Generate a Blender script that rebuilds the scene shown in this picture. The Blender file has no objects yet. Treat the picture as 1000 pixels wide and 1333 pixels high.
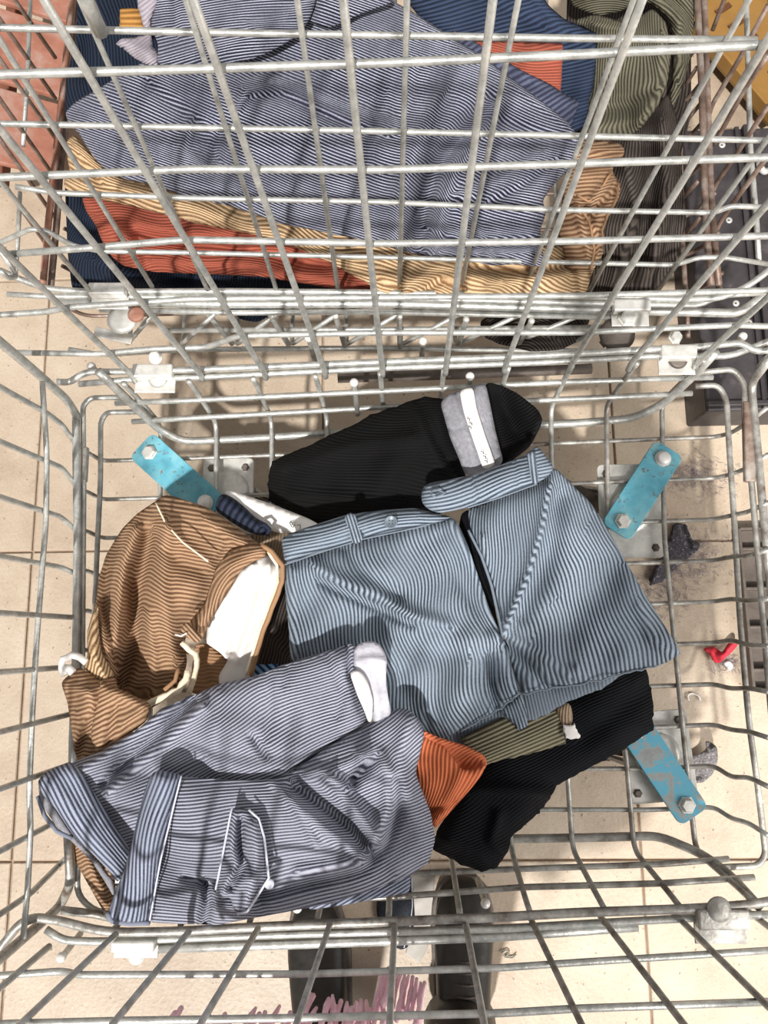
import bpy, bmesh, math, random
import numpy as np
from mathutils import Vector, Matrix
from mathutils.geometry import delaunay_2d_cdt

random.seed(4); rng = np.random.default_rng(4)
SC = bpy.context.scene; COL = SC.collection

# ------------------------------------------------------------------ camera
F, CX, CY, HC = 980.0, 500.0, 666.5, 1.40          # focal length in px of the 1000 x 1333 frame, camera height
_d = np.array([34, -168.5, -980.0]); _d /= np.linalg.norm(_d)
_v = np.array([-70, 5566, -980.0]); _v -= _v.dot(_d) * _d; _v /= np.linalg.norm(_v)
RW = np.array([np.cross(_v, -_d), _v, -_d])        # world from camera
cam = bpy.data.cameras.new('camera'); camo = bpy.data.objects.new('camera', cam); COL.objects.link(camo)
cam.sensor_fit = 'VERTICAL'; cam.sensor_height = 36.0; cam.lens = 36.0 * F / 1333.0; cam.clip_start = 0.01
M4 = Matrix([list(RW[0]) + [0], list(RW[1]) + [0], list(RW[2]) + [HC], [0, 0, 0, 1]])
camo.matrix_world = M4; SC.camera = camo

# ------------------------------------------------------------------ light
SC.view_settings.view_transform = 'Standard'; SC.view_settings.look = 'None'
SC.view_settings.exposure = 0.0; SC.view_settings.gamma = 1.0; SC.view_settings.use_curve_mapping = False
w = bpy.data.worlds.new('sky'); SC.world = w; w.use_nodes = True
w.node_tree.nodes['Background'].inputs[0].default_value = (1.0, 0.965, 0.93, 1)
w.node_tree.nodes['Background'].inputs[1].default_value = 0.46
sd = bpy.data.lights.new('sun', 'SUN'); sd.energy = 5.3; sd.angle = math.radians(2.5); sd.color = (1, 0.975, 0.94)
so = bpy.data.objects.new('sun', sd); COL.objects.link(so)
so.rotation_euler = Vector((0.16, 0.66, -1.0)).to_track_quat('-Z', 'Y').to_euler()   # comes from behind the viewer's left shoulder
def area(name, loc, tgt, size, en, col=(1, 0.98, 0.95)):
    l = bpy.data.lights.new(name, 'AREA'); l.energy = en; l.size = size; l.color = col
    o = bpy.data.objects.new(name, l); COL.objects.link(o); o.location = loc
    o.rotation_euler = (Vector(tgt) - Vector(loc)).to_track_quat('-Z', 'Y').to_euler()
area('right_fill_light', (2.0, -1.2, 1.7), (0.5, -0.1, 0), 1.3, 62)  # unseen fill lamp, added to brighten the right side

# ------------------------------------------------------------------ helpers
def ray(px, py): return RW @ np.array([px - CX, -(py - CY), -F])
def P(px, py, z=None, X=None, Y=None):
    r = ray(px, py)
    t = (z - HC) / r[2] if z is not None else (X / r[0] if X is not None else Y / r[1])
    return Vector((t * r[0], t * r[1], HC + t * r[2]))
def lin(h):
    h = h.lstrip('#'); c = [int(h[i:i + 2], 16) / 255 for i in (0, 2, 4)]
    return tuple(x / 12.92 if x <= .04045 else ((x + .055) / 1.055) ** 2.4 for x in c) + (1,)
def tag(o, label, cat, group=None):
    o['label'] = label
    if cat: o['category'] = cat
    if group: o['group'] = group
    return o
def thing(name, label, cat, loc=(0, 0, 0), group=None):
    o = bpy.data.objects.new(name, None); COL.objects.link(o); o.location = loc; o.empty_display_size = .05
    return tag(o, label, cat, group)
def top(o):
    p = Vector(o.location)
    while o.parent: o = o.parent; p = Vector(o.location) if o.type == 'EMPTY' else p
    return p
def put(name, me, mat, parent=None, label=None, smooth=True):
    if mat is not None: me.materials.append(mat)
    if smooth: me.shade_smooth()
    o = bpy.data.objects.new(name, me); COL.objects.link(o)
    if parent is not None:
        o.parent = parent
        q = parent
        while q.parent: q = q.parent
        if parent.type == 'EMPTY': o.matrix_parent_inverse = Matrix.Translation(-Vector(parent.location))
    if label: o['label'] = label
    return o
def mesh(name, vs, fs):
    me = bpy.data.meshes.new(name); me.from_pydata([tuple(v) for v in vs], [], fs); me.update(); return me
def fillet(pts, r):
    if r <= 0 or len(pts) < 3: return [Vector(p) for p in pts]
    out = [Vector(pts[0])]
    for i in range(1, len(pts) - 1):
        a, b, c = Vector(pts[i - 1]), Vector(pts[i]), Vector(pts[i + 1])
        la, lc = (a - b).length, (c - b).length; q = min(r, la * .45, lc * .45)
        p0, p1 = b + (a - b).normalized() * q, b + (c - b).normalized() * q
        for k in range(5):
            t = k / 4; out.append(p0 * (1 - t) ** 2 + b * 2 * t * (1 - t) + p1 * t * t)
    out.append(Vector(pts[-1])); return out
def tube_data(pts, r, seg=8, cap=True, V=None, Fc=None):
    V = [] if V is None else V; Fc = [] if Fc is None else Fc
    n = len(pts); base = len(V); rf = r if callable(r) else (lambda p, t: r)
    up = Vector((0, 0, 1)); T0 = (pts[1] - pts[0]).normalized()
    N = T0.cross(up) if abs(T0.z) < .95 else T0.cross(Vector((1, 0, 0)))
    N.normalize()
    for i in range(n):
        T = (pts[min(i + 1, n - 1)] - pts[max(i - 1, 0)]).normalized()
        N = (N - T * N.dot(T)).normalized(); B = T.cross(N); rr = rf(pts[i], i / (n - 1))
        for k in range(seg):
            a = 2 * math.pi * k / seg; V.append(pts[i] + (N * math.cos(a) + B * math.sin(a)) * rr)
    for i in range(n - 1):
        for k in range(seg):
            a = base + i * seg + k; b = base + i * seg + (k + 1) % seg
            Fc.append((a, b, b + seg, a + seg))
    if cap:
        Fc.append(tuple(base + k for k in range(seg))[::-1]); Fc.append(tuple(base + (n - 1) * seg + k for k in range(seg)))
    return V, Fc
def tube(name, pts, r, mat, parent=None, bend=.018, seg=8, label=None):
    V, Fc = tube_data(fillet(pts, bend), r, seg); return put(name, mesh(name, V, Fc), mat, parent, label)
def prism(name, pts2, z0, z1, mat, parent=None, bevel=.002, label=None, seg=2):
    """pts2: xy outline (ccw or cw), extruded z0..z1 with bevelled edges"""
    bm = bmesh.new(); vs = [bm.verts.new((p[0], p[1], z0)) for p in pts2]; f = bm.faces.new(vs)
    r = bmesh.ops.extrude_face_region(bm, geom=[f]); bmesh.ops.translate(bm, vec=(0, 0, z1 - z0), verts=[g for g in r['geom'] if isinstance(g, bmesh.types.BMVert)])
    bmesh.ops.recalc_face_normals(bm, faces=bm.faces)
    if bevel: bmesh.ops.bevel(bm, geom=[e for e in bm.edges if abs(e.verts[0].co.z - e.verts[1].co.z) < 1e-5], offset=bevel, segments=seg, affect='EDGES', profile=.5)
    me = bpy.data.meshes.new(name); bm.to_mesh(me); bm.free(); return put(name, me, mat, parent, label, smooth=False)
def box(name, c, s, mat, parent=None, rot=0, bevel=.002, label=None, tilt=None):
    bm = bmesh.new(); bmesh.ops.create_cube(bm, size=1); bmesh.ops.scale(bm, vec=s, verts=bm.verts)
    if bevel: bmesh.ops.bevel(bm, geom=bm.edges[:], offset=bevel, segments=2, affect='EDGES', profile=.5)
    m = Matrix.Translation(c) @ Matrix.Rotation(rot, 4, 'Z') @ (tilt if tilt is not None else Matrix.Identity(4)); bmesh.ops.transform(bm, matrix=m, verts=bm.verts)
    me = bpy.data.meshes.new(name); bm.to_mesh(me); bm.free(); return put(name, me, mat, parent, label, smooth=False)
def lathe(name, c, prof, mat, parent=None, seg=20, axis=None, label=None, smooth=True):
    V, Fc = [], []
    for (r, z) in prof:
        for k in range(seg): a = 2 * math.pi * k / seg; V.append(Vector((r * math.cos(a), r * math.sin(a), z)))
    for i in range(len(prof) - 1):
        for k in range(seg):
            a = i * seg + k; b = i * seg + (k + 1) % seg; Fc.append((a, b, b + seg, a + seg))
    Fc.append(tuple(range(seg))[::-1]); Fc.append(tuple((len(prof) - 1) * seg + k for k in range(seg)))
    m = Matrix.Translation(c) @ (axis.to_track_quat('Z', 'Y').to_matrix().to_4x4() if axis is not None else Matrix.Identity(4))
    return put(name, mesh(name, [m @ v for v in V], Fc), mat, parent, label, smooth)
def bolt(c, r, mat, parent, hexa=True, h=None, axis=None, name='bolt'):
    h = h or r * .8
    w_ = lathe('washer' if False else name, Vector(c), [(r * 1.25, 0), (r * 1.25, r * .18), (r, r * .2), (r, h * .8), (r * .8, h)], mat, parent, seg=6 if hexa else 16, axis=axis, smooth=not hexa)
    return w_

# ------------------------------------------------------------------ materials
def newmat(name):
    m = bpy.data.materials.new(name); m.use_nodes = True; nt = m.node_tree; b = nt.nodes['Principled BSDF']; return m, nt, b
def nd(nt, t, **k):
    n = nt.nodes.new(t)
    for a, v in k.items():
        if a.startswith('i_'): n.inputs[a[2:]].default_value = v
        else: setattr(n, a, v)
    return n
def ramp(nt, stops):
    r = nt.nodes.new('ShaderNodeValToRGB'); e = r.color_ramp.elements
    while len(e) < len(stops): e.new(.5)
    for k, (p, c) in enumerate(stops): e[k].position = p; e[k].color = lin(c) if isinstance(c, str) else c
    return r
def mottled(name, stops, scale=30, rough=.6, metal=0.0, bump=.0, detail=6, bscale=None, spec=None):
    m, nt, b = newmat(name); L = nt.links
    tc = nd(nt, 'ShaderNodeTexCoord'); n = nd(nt, 'ShaderNodeTexNoise'); n.inputs['Scale'].default_value = scale; n.inputs['Detail'].default_value = detail
    n.inputs['Roughness'].default_value = .65
    L.new(tc.outputs['Object'], n.inputs['Vector']); r = ramp(nt, stops); L.new(n.outputs['Fac'], r.inputs[0]); L.new(r.outputs[0], b.inputs['Base Color'])
    b.inputs['Roughness'].default_value = rough; b.inputs['Metallic'].default_value = metal
    if spec is not None: b.inputs['Specular IOR Level'].default_value = spec
    if bump:
        n2 = nd(nt, 'ShaderNodeTexNoise'); n2.inputs['Scale'].default_value = bscale or scale * 3; n2.inputs['Detail'].default_value = 4; L.new(tc.outputs['Object'], n2.inputs['Vector'])
        bp = nd(nt, 'ShaderNodeBump'); bp.inputs['Strength'].default_value = 1; bp.inputs['Distance'].default_value = bump; L.new(n2.outputs['Fac'], bp.inputs['Height']); L.new(bp.outputs[0], b.inputs['Normal'])
    return m
def cord(name, rib, groove, pitch=.0075, wear=.35, light=None, bump=.0011, duty=.5, sheen=.25, fine=True):
    """corduroy: ribs run along V, U is metres across them"""
    m, nt, b = newmat(name); L = nt.links
    uv = nd(nt, 'ShaderNodeUVMap'); sp = nd(nt, 'ShaderNodeSeparateXYZ'); L.new(uv.outputs[0], sp.inputs[0])
    mp = nd(nt, 'ShaderNodeMath', operation='MULTIPLY'); mp.inputs[1].default_value = 2 * math.pi / pitch; L.new(sp.outputs[0], mp.inputs[0])
    sn = nd(nt, 'ShaderNodeMath', operation='SINE'); L.new(mp.outputs[0], sn.inputs[0])
    h = nd(nt, 'ShaderNodeMapRange'); h.inputs['From Min'].default_value = -1; L.new(sn.outputs[0], h.inputs['Value'])
    nz = nd(nt, 'ShaderNodeTexNoise'); nz.inputs['Scale'].default_value = 420; nz.inputs['Detail'].default_value = 3; L.new(uv.outputs[0], nz.inputs['Vector'])
    nw = nd(nt, 'ShaderNodeTexNoise'); nw.inputs['Scale'].default_value = 14; nw.inputs['Detail'].default_value = 5; nw.inputs['Roughness'].default_value = .6; L.new(uv.outputs[0], nw.inputs['Vector'])
    ad = nd(nt, 'ShaderNodeMath', operation='MULTIPLY_ADD'); ad.inputs[1].default_value = .5; L.new(nz.outputs['Fac'], ad.inputs[0]); L.new(h.outputs[0], ad.inputs[2])
    sb = nd(nt, 'ShaderNodeMath', operation='SUBTRACT'); sb.inputs[1].default_value = .25; L.new(ad.outputs[0], sb.inputs[0])
    r = ramp(nt, [(duty - .28, groove), (duty + .22, rib)]); nf = nd(nt, 'ShaderNodeTexNoise'); nf.inputs['Scale'].default_value = 26; nf.inputs['Detail'].default_value = 4; L.new(uv.outputs[0], nf.inputs['Vector'])
    fr_ = nd(nt, 'ShaderNodeMapRange'); fr_.inputs['From Min'].default_value = .35; fr_.inputs['From Max'].default_value = .68; fr_.inputs['To Min'].default_value = 1.0; fr_.inputs['To Max'].default_value = .45; L.new(nf.outputs['Fac'], fr_.inputs['Value'])
    s5 = nd(nt, 'ShaderNodeMath', operation='SUBTRACT'); s5.inputs[1].default_value = .5; L.new(sb.outputs[0], s5.inputs[0])
    m5 = nd(nt, 'ShaderNodeMath', operation='MULTIPLY_ADD'); m5.inputs[2].default_value = .5; L.new(s5.outputs[0], m5.inputs[0]); L.new(fr_.outputs[0], m5.inputs[1])
    L.new(m5.outputs[0], r.inputs[0])
    mx = nd(nt, 'ShaderNodeMix', data_type='RGBA', blend_type='MIX'); mx.inputs['B'].default_value = lin(light or rib)
    wr = nd(nt, 'ShaderNodeMapRange'); wr.inputs['From Min'].default_value = .42; wr.inputs['From Max'].default_value = .72; wr.inputs['To Max'].default_value = wear
    L.new(nw.outputs['Fac'], wr.inputs['Value']); L.new(wr.outputs[0], mx.inputs['Factor']); L.new(r.outputs[0], mx.inputs['A']); L.new(mx.outputs['Result'], b.inputs['Base Color'])
    b.inputs['Roughness'].default_value = .85; b.inputs['Specular IOR Level'].default_value = .2
    b.inputs['Sheen Weight'].default_value = sheen; b.inputs['Sheen Roughness'].default_value = .5; b.inputs['Sheen Tint'].default_value = lin(rib)
    bp = nd(nt, 'ShaderNodeBump'); bp.inputs['Distance'].default_value = bump; L.new(sb.outputs[0], bp.inputs['Height']); L.new(bp.outputs[0], b.inputs['Normal'])
    return m

STEEL = mottled('galvanised_wire', [(.3, '#8f908c'), (.55, '#b9b9b4'), (.75, '#d2d0c9')], 55, .42, .55, .0006, bscale=200)
STEEL2 = mottled('worn_wire', [(.28, '#6a5a4c'), (.42, '#8d8983'), (.7, '#c4c2bb')], 40, .45, .5, .0006, bscale=200)
DULL = mottled('stained_shaded_wire', [(.35, '#5d4c42'), (.5, '#7a655a'), (.72, '#a2988f')], 30, .5, .35, .0006)  # brown stain plus shade put into the colour, for the far cart
RUST = mottled('rusty_wire', [(.3, '#7a4a3a'), (.5, '#9a6e5c'), (.7, '#bca498')], 30, .6, .2, .0008)
ZINC = mottled('zinc_plate', [(.3, '#b5b3ad'), (.6, '#dcdad4'), (.8, '#eeece6')], 35, .38, .45, .0004)
IRON = mottled('dark_iron', [(.3, '#4d453f'), (.6, '#6f665f'), (.8, '#8a8078')], 25, .55, .35, .0008)
BOLTW = mottled('white_bolt', [(.3, '#cfcdc8'), (.7, '#f2f0ec')], 60, .4, .2)
def blue_paint():
    m, nt, b = newmat('chipped_blue_paint'); L = nt.links; tc = nd(nt, 'ShaderNodeTexCoord')
    n = nd(nt, 'ShaderNodeTexNoise'); n.inputs['Scale'].default_value = 30; n.inputs['Detail'].default_value = 6; L.new(tc.outputs['Object'], n.inputs['Vector'])
    r = ramp(nt, [(.3, '#46889b'), (.5, '#5ca3b5'), (.7, '#7cb7c2')]); L.new(n.outputs['Fac'], r.inputs[0])
    n2 = nd(nt, 'ShaderNodeTexNoise'); n2.inputs['Scale'].default_value = 150; n2.inputs['Detail'].default_value = 5; n2.inputs['Roughness'].default_value = .7; L.new(tc.outputs['Object'], n2.inputs['Vector'])
    r2 = ramp(nt, [(.60, (0, 0, 0, 1)), (.64, (1, 1, 1, 1))]); L.new(n2.outputs['Fac'], r2.inputs[0])
    n3 = nd(nt, 'ShaderNodeTexNoise'); n3.inputs['Scale'].default_value = 22; n3.inputs['Detail'].default_value = 8; n3.inputs['Roughness'].default_value = .75; L.new(tc.outputs['Object'], n3.inputs['Vector'])
    r3 = ramp(nt, [(.60, (0, 0, 0, 1)), (.66, (1, 1, 1, 1))]); L.new(n3.outputs['Fac'], r3.inputs[0])
    a = nd(nt, 'ShaderNodeMix', data_type='RGBA'); a.inputs['B'].default_value = lin('#6f5b48'); L.new(r2.outputs[0], a.inputs['Factor']); L.new(r.outputs[0], a.inputs['A'])
    c = nd(nt, 'ShaderNodeMix', data_type='RGBA'); c.inputs['B'].default_value = lin('#96a09a'); L.new(r3.outputs[0], c.inputs['Factor']); L.new(a.outputs['Result'], c.inputs['A']); L.new(c.outputs['Result'], b.inputs['Base Color'])
    b.inputs['Roughness'].default_value = .45; return m
BLUE = blue_paint()
def bare_blue():
    m, nt, b = newmat('worn_blue_paint'); L = nt.links; tc = nd(nt, 'ShaderNodeTexCoord')
    n3 = nd(nt, 'ShaderNodeTexNoise'); n3.inputs['Scale'].default_value = 38; n3.inputs['Detail'].default_value = 9; n3.inputs['Roughness'].default_value = .72; L.new(tc.outputs['Object'], n3.inputs['Vector'])
    r3 = ramp(nt, [(.48, '#4f9cb4'), (.5, '#4f9cb4'), (.53, '#8d918e'), (.7, '#77797a')]); L.new(n3.outputs['Fac'], r3.inputs[0]); L.new(r3.outputs[0], b.inputs['Base Color']); b.inputs['Roughness'].default_value = .45; return m
BLUE2 = bare_blue()
def floor_mat():
    m, nt, b = newmat('beige_tile'); L = nt.links; tc = nd(nt, 'ShaderNodeTexCoord')
    n = nd(nt, 'ShaderNodeTexNoise'); n.inputs['Scale'].default_value = 4; n.inputs['Detail'].default_value = 8; n.inputs['Roughness'].default_value = .7; L.new(tc.outputs['Object'], n.inputs['Vector'])
    r = ramp(nt, [(.3, '#a08c78'), (.5, '#b5a490'), (.7, '#c3b5a2')]); L.new(n.outputs['Fac'], r.inputs[0])
    n2 = nd(nt, 'ShaderNodeTexNoise'); n2.inputs['Scale'].default_value = 130; n2.inputs['Detail'].default_value = 3; L.new(tc.outputs['Object'], n2.inputs['Vector'])
    r2 = ramp(nt, [(.66, (0, 0, 0, 1)), (.74, (1, 1, 1, 1))]); L.new(n2.outputs['Fac'], r2.inputs[0])
    n4 = nd(nt, 'ShaderNodeTexNoise'); n4.inputs['Scale'].default_value = 300; L.new(tc.outputs['Object'], n4.inputs['Vector'])
    r4 = ramp(nt, [(.35, (.80, .80, .80, 1)), (.6, (1, 1, 1, 1))]); L.new(n4.outputs['Fac'], r4.inputs[0])
    mu = nd(nt, 'ShaderNodeMix', data_type='RGBA', blend_type='MULTIPLY'); mu.inputs['Factor'].default_value = .5; L.new(r.outputs[0], mu.inputs['A']); L.new(r4.outputs[0], mu.inputs['B'])
    a = nd(nt, 'ShaderNodeMix', data_type='RGBA'); a.inputs['B'].default_value = lin('#6e5846'); L.new(r2.outputs[0], a.inputs['Factor']); L.new(mu.outputs['Result'], a.inputs['A']); L.new(a.outputs['Result'], b.inputs['Base Color'])
    b.inputs['Roughness'].default_value = .5
    bp = nd(nt, 'ShaderNodeBump'); bp.inputs['Distance'].default_value = .0008; L.new(n2.outputs['Fac'], bp.inputs['Height']); L.new(bp.outputs[0], b.inputs['Normal']); return m
TILE = floor_mat()
GROUT = mottled('grout', [(.3, '#86705f'), (.7, '#a8937f')], 60, .9)
FELT = mottled('grey_felt', [(.4, '#2f2c30'), (.6, '#4a464c'), (.68, '#a09ca2')], 240, .95, 0, .001)
FELT2 = mottled('flecked_felt', [(.35, '#4e4a4b'), (.55, '#6f6b6c'), (.7, '#aaa6a6')], 300, .95, 0, .001)
RED = mottled('red_fabric', [(.3, '#b3202e'), (.7, '#d93446')], 80, .8, 0, .001)
WHITE = mottled('white_cotton', [(.3, '#d8d3cf'), (.7, '#e8e4e0')], 20, .85, 0, .0012, bscale=25)
CREAM = mottled('cream_piping', [(.3, '#d8c6a8'), (.7, '#eee2cc')], 60, .9, 0, .001)
GREYW = mottled('grey_lining', [(.3, '#76757a'), (.7, '#93929a')], 200, .85, 0, .0006)
BLACKL = mottled('black_leather', [(.3, '#17140f'), (.7, '#2a2622')], 60, .45, 0, .0012, bscale=35)
BOOT2 = mottled('boot_panel', [(.3, '#2a241f'), (.7, '#403630')], 60, .6, 0, .001)
CHAN = mottled('dull_brown_steel', [(.3, '#453c35'), (.6, '#5a5048'), (.8, '#6f655c')], 25, .6, .1, .0008)
RUBBER = mottled('grey_rubber', [(.3, '#4b443e'), (.6, '#6b635b'), (.75, '#8f867c')], 40, .7, 0, .001)
ORANGEP = mottled('weathered_orange_board', [(.3, '#8f5a49'), (.5, '#a8715e'), (.7, '#b09185')], 18, .6, 0, .001)
YELP = mottled('amber_plastic', [(.3, '#7d5a28'), (.7, '#8e6a34')], 12, .5)
DARKP = mottled('dark_grey_metal', [(.3, '#2d292b'), (.6, '#403b3d'), (.78, '#6a6466')], 22, .5, .2, .0006)  # dark tone also carries the shade of the upper right corner
PINK = mottled('pink_yarn', [(.3, '#f7bccd'), (.7, '#ffdfe8')], 300, .9, 0, .0012)
LINT = mottled('purple_grey_lint', [(.3, '#6b606a'), (.7, '#a79ca6')], 200, 1)
JEAN = mottled('blue_denim', [(.35, '#26384f'), (.55, '#3f5876'), (.7, '#8296ac')], 220, .9, 0, .0006)
DKJEAN = mottled('dark_denim', [(.35, '#16191f'), (.7, '#292e38')], 220, .9, 0, .0006)
CARD = mottled('pale_grey_strip', [(.3, '#9d9890'), (.7, '#bdb8b0')], 30, .7)
SEAM = mottled('pale_seam_thread', [(.3, '#b9bccb'), (.7, '#d8dae6')], 200, .9)
BTN = mottled('grey_button', [(.3, '#56616b'), (.7, '#6d7983')], 60, .35)
INK = mottled('ink', [(.3, '#3b3634'), (.7, '#4a4442')], 60, .8)

C_SHORT = cord('blue_grey_corduroy', '#8b96a2', '#2d3540', .0052, .4, '#74808d')
C_SHORTB = cord('blue_grey_reverse', '#757e89', '#646d78', .0052, .2)
C_SLATE = cord('slate_corduroy', '#a0a2ae', '#363848', .0044, .35, '#848693')
C_SLATE_D = cord('slate_band_corduroy', '#9ca2b1', '#30344a', .0052, .3, '#767d8e')
C_TAN = cord('caramel_corduroy', '#a88a6e', '#5f422f', .0056, .3, '#a07a5b')
C_TANP = cord('caramel_reverse', '#9c7a5c', '#8d6b4e', .0056, .2)
C_TANF = cord('golden_tan_corduroy', '#cdb18c', '#6f5036', .0050, .3, '#b39470')
C_NAVYS = cord('navy_white_needlecord', '#b2b4c4', '#111224', .0035, .35, '#3f4154', duty=.70)
C_RUST = cord('rust_corduroy', '#a35845', '#7c3d30', .004, .5, '#934c3c')
C_ORANGE = cord('orange_corduroy', '#d1764f', '#94482c', .0048, .2)
C_ORANGEP = cord('orange_reverse', '#c06a48', '#b05c3d', .0048, .2)
C_OLIVE = cord('olive_corduroy', '#857f68', '#37342a', .0062, .2)
C_OLIVEF = cord('dark_olive_corduroy', '#6a6655', '#2d2b24', .0042, .2)  # darkness includes the missing sun at the upper right, put into the colour
C_BLACK = cord('black_corduroy', '#0a090b', '#020202', .0045, .15, sheen=.0)
C_NAVY = cord('black_navy_corduroy', '#080b13', '#020305', .0045, .15, sheen=.0)
C_NAVYR = cord('navy_rib', '#2a3144', '#0c0f18', .009, .2)
C_DENIM = cord('denim_blue_corduroy', '#333f56', '#141b2a', .0055, .3, sheen=.1)
C_DKBLUE = cord('dark_blue_corduroy', '#1f2a3c', '#0a0e16', .0045, .2, sheen=.05)
C_BROWN = cord('dark_brown_corduroy', '#4a423d', '#1e1917', .0045, .2, sheen=.1)  # on the far stack this dark brown also holds the shade there
C_TAUPE = cord('taupe_corduroy', '#a08c76', '#7d6b58', .0045, .2)
C_LAV = cord('lavender_grey_reverse', '#a39ba2', '#8d858e', .0045, .3)

# ------------------------------------------------------------------ draped cloth
def resample(pts, step, closed=True):
    pts = np.array(pts, float); q = np.vstack([pts, pts[:1]]) if closed else pts; out = []
    for a, b in zip(q[:-1], q[1:]):
        n = max(1, int(round(np.linalg.norm(b - a) / step)))
        for k in range(n): out.append(a + (b - a) * k / n)
    if not closed: out.append(q[-1])
    return np.array(out)
def seg_dist(pts, poly, closed=False):
    q = np.array(poly, float); q = np.vstack([q, q[:1]]) if closed else q; d = np.full(len(pts), 1e9); sgn = np.zeros(len(pts))
    for a, b in zip(q[:-1], q[1:]):
        ab = b - a; t = np.clip(((pts - a) @ ab) / max(ab @ ab, 1e-9), 0, 1); r = pts - (a + t[:, None] * ab); dd = np.hypot(r[:, 0], r[:, 1])
        c = ab[0] * r[:, 1] - ab[1] * r[:, 0]; m = dd < d; d = np.where(m, dd, d); sgn = np.where(m, np.sign(c), sgn)
    return d, sgn
def inside(pts, poly):
    x, y = pts[:, 0], pts[:, 1]; r = np.zeros(len(pts), bool); q = np.array(poly); n = len(q)
    for i in range(n):
        x1, y1 = q[i]; x2, y2 = q[(i + 1) % n]
        if y1 == y2: continue
        c = ((y1 > y) != (y2 > y)) & (x < (x2 - x1) * (y - y1) / (y2 - y1) + x1); r ^= c
    return r
def P_arr(px, z):
    d = np.stack([px[:, 0] - CX, -(px[:, 1] - CY), np.full(len(px), -F)], 1) @ RW.T; t = (z - HC) / d[:, 2]
    return np.stack([t * d[:, 0], t * d[:, 1], z], 1)
def idw(pts, zc):
    if isinstance(zc, (int, float)): return np.full(len(pts), float(zc))
    c = np.array(zc, float); d = np.hypot(pts[:, None, 0] - c[None, :, 0], pts[:, None, 1] - c[None, :, 1]) + 25; wt = 1 / d ** 2.6
    return (wt * c[None, :, 2]).sum(1) / wt.sum(1)
def cloth(name, parent, outline, zc, mat, folds=(), wale=('lin', 0), drop=.012, dropw=13, noise=.002, step=5, fray=0, thick=.003, label=None, keep=(), nseed=0, warp=1.0):
    ol = resample(outline, step)
    if fray: ol = ol + rng.normal(0, fray, ol.shape)
    else:
        for _ in range(2): ol = .5 * ol + .25 * (np.roll(ol, 1, 0) + np.roll(ol, -1, 0))
    mn, mx = ol.min(0), ol.max(0); gx, gy = np.meshgrid(np.arange(mn[0], mx[0], step), np.arange(mn[1], mx[1], step * .87)); gx = gx + (np.arange(gx.shape[0]) % 2)[:, None] * step / 2
    g = np.stack([gx.ravel(), gy.ravel()], 1); g = g[inside(g, ol)]; dd, _ = seg_dist(g, ol, True); g = g[dd > step * .55]
    allp = np.vstack([ol, g]); n = len(ol)
    r = delaunay_2d_cdt([Vector(p) for p in allp], [(i, (i + 1) % n) for i in range(n)], [], 1, 1e-4)
    pts = np.array([[v[0], v[1]] for v in r[0]]); fs = [tuple(f) for f in r[2]]
    z = idw(pts, zc)
    rg = np.random.default_rng(nseed + len(name)); nz = np.zeros(len(pts)); wu = np.zeros(len(pts))
    for k in range(9):
        a = rg.uniform(0, 2 * math.pi); wl = rg.uniform(35, 130); ph = rg.uniform(0, 6.28); s = np.sin((pts[:, 0] * math.cos(a) + pts[:, 1] * math.sin(a)) * 2 * math.pi / wl + ph); nz += s * wl / 90
        if k < 4: wu += np.sin((pts[:, 0] * math.sin(a) + pts[:, 1] * math.cos(a)) * 2 * math.pi / (wl * 2.2) + ph)
    z = z + noise * nz * .45
    ush = wu * 2.6 * warp
    for fd in folds:
        ln, A, wd = fd[0], fd[1] * 1.45, fd[2]; asym = fd[3] if len(fd) > 3 else 0
        d, s = seg_dist(pts, ln); w2 = np.where(s > 0, wd * (1 + asym), wd * (1 - asym)); gsn = np.exp(-(d / np.maximum(w2, 2)) ** 2)
        z = z + A * gsn; ush = ush + s * A * 480 * gsn * np.minimum(d / wd, 1) * .6
    if drop:
        skip = np.array(keep) if len(keep) else None; d, _ = seg_dist(pts, ol, True); dz = drop * np.exp(-(d / dropw) ** 1.4)
        if skip is not None:
            for kx, ky, kr in skip: dz = dz * np.clip(np.hypot(pts[:, 0] - kx, pts[:, 1] - ky) / kr, 0, 1)
        z = z - dz
    V = P_arr(pts, z); me = mesh(name, V, fs); sc = (HC - float(z.mean())) / F * 1.0
    if wale[0] == 'lin':
        a = math.radians(wale[1]); u = (pts[:, 0] * math.cos(a) + pts[:, 1] * math.sin(a)); v = (-pts[:, 0] * math.sin(a) + pts[:, 1] * math.cos(a))
    elif wale[0] == 'fan':      # wales radiate from a focus, true pitch at radius R
        dx, dy = pts[:, 0] - wale[1], pts[:, 1] - wale[2]; u = np.arctan2(dx, dy) * wale[3]; v = np.hypot(dx, dy)
    else:                        # wales are arcs about a centre
        dx, dy = pts[:, 0] - wale[1], pts[:, 1] - wale[2]; u = np.hypot(dx, dy); v = np.arctan2(dx, dy) * wale[3]
    u = (u + ush) * sc; v = v * sc
    uvl = me.uv_layers.new(name='UVMap'); li = np.zeros(len(me.loops), int); me.loops.foreach_get('vertex_index', li)
    buf = np.empty(len(li) * 2); buf[0::2] = u[li]; buf[1::2] = v[li]; uvl.data.foreach_set('uv', buf)
    bm = bmesh.new(); bm.from_mesh(me); bmesh.ops.recalc_face_normals(bm, faces=bm.faces)
    if sum(f.normal.z for f in bm.faces) < 0: bmesh.ops.reverse_faces(bm, faces=bm.faces)
    bm.to_mesh(me); bm.free()
    o = put(name, me, mat, parent, label); s = o.modifiers.new('thickness', 'SOLIDIFY'); s.thickness = thick; s.offset = -1
    return o
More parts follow.
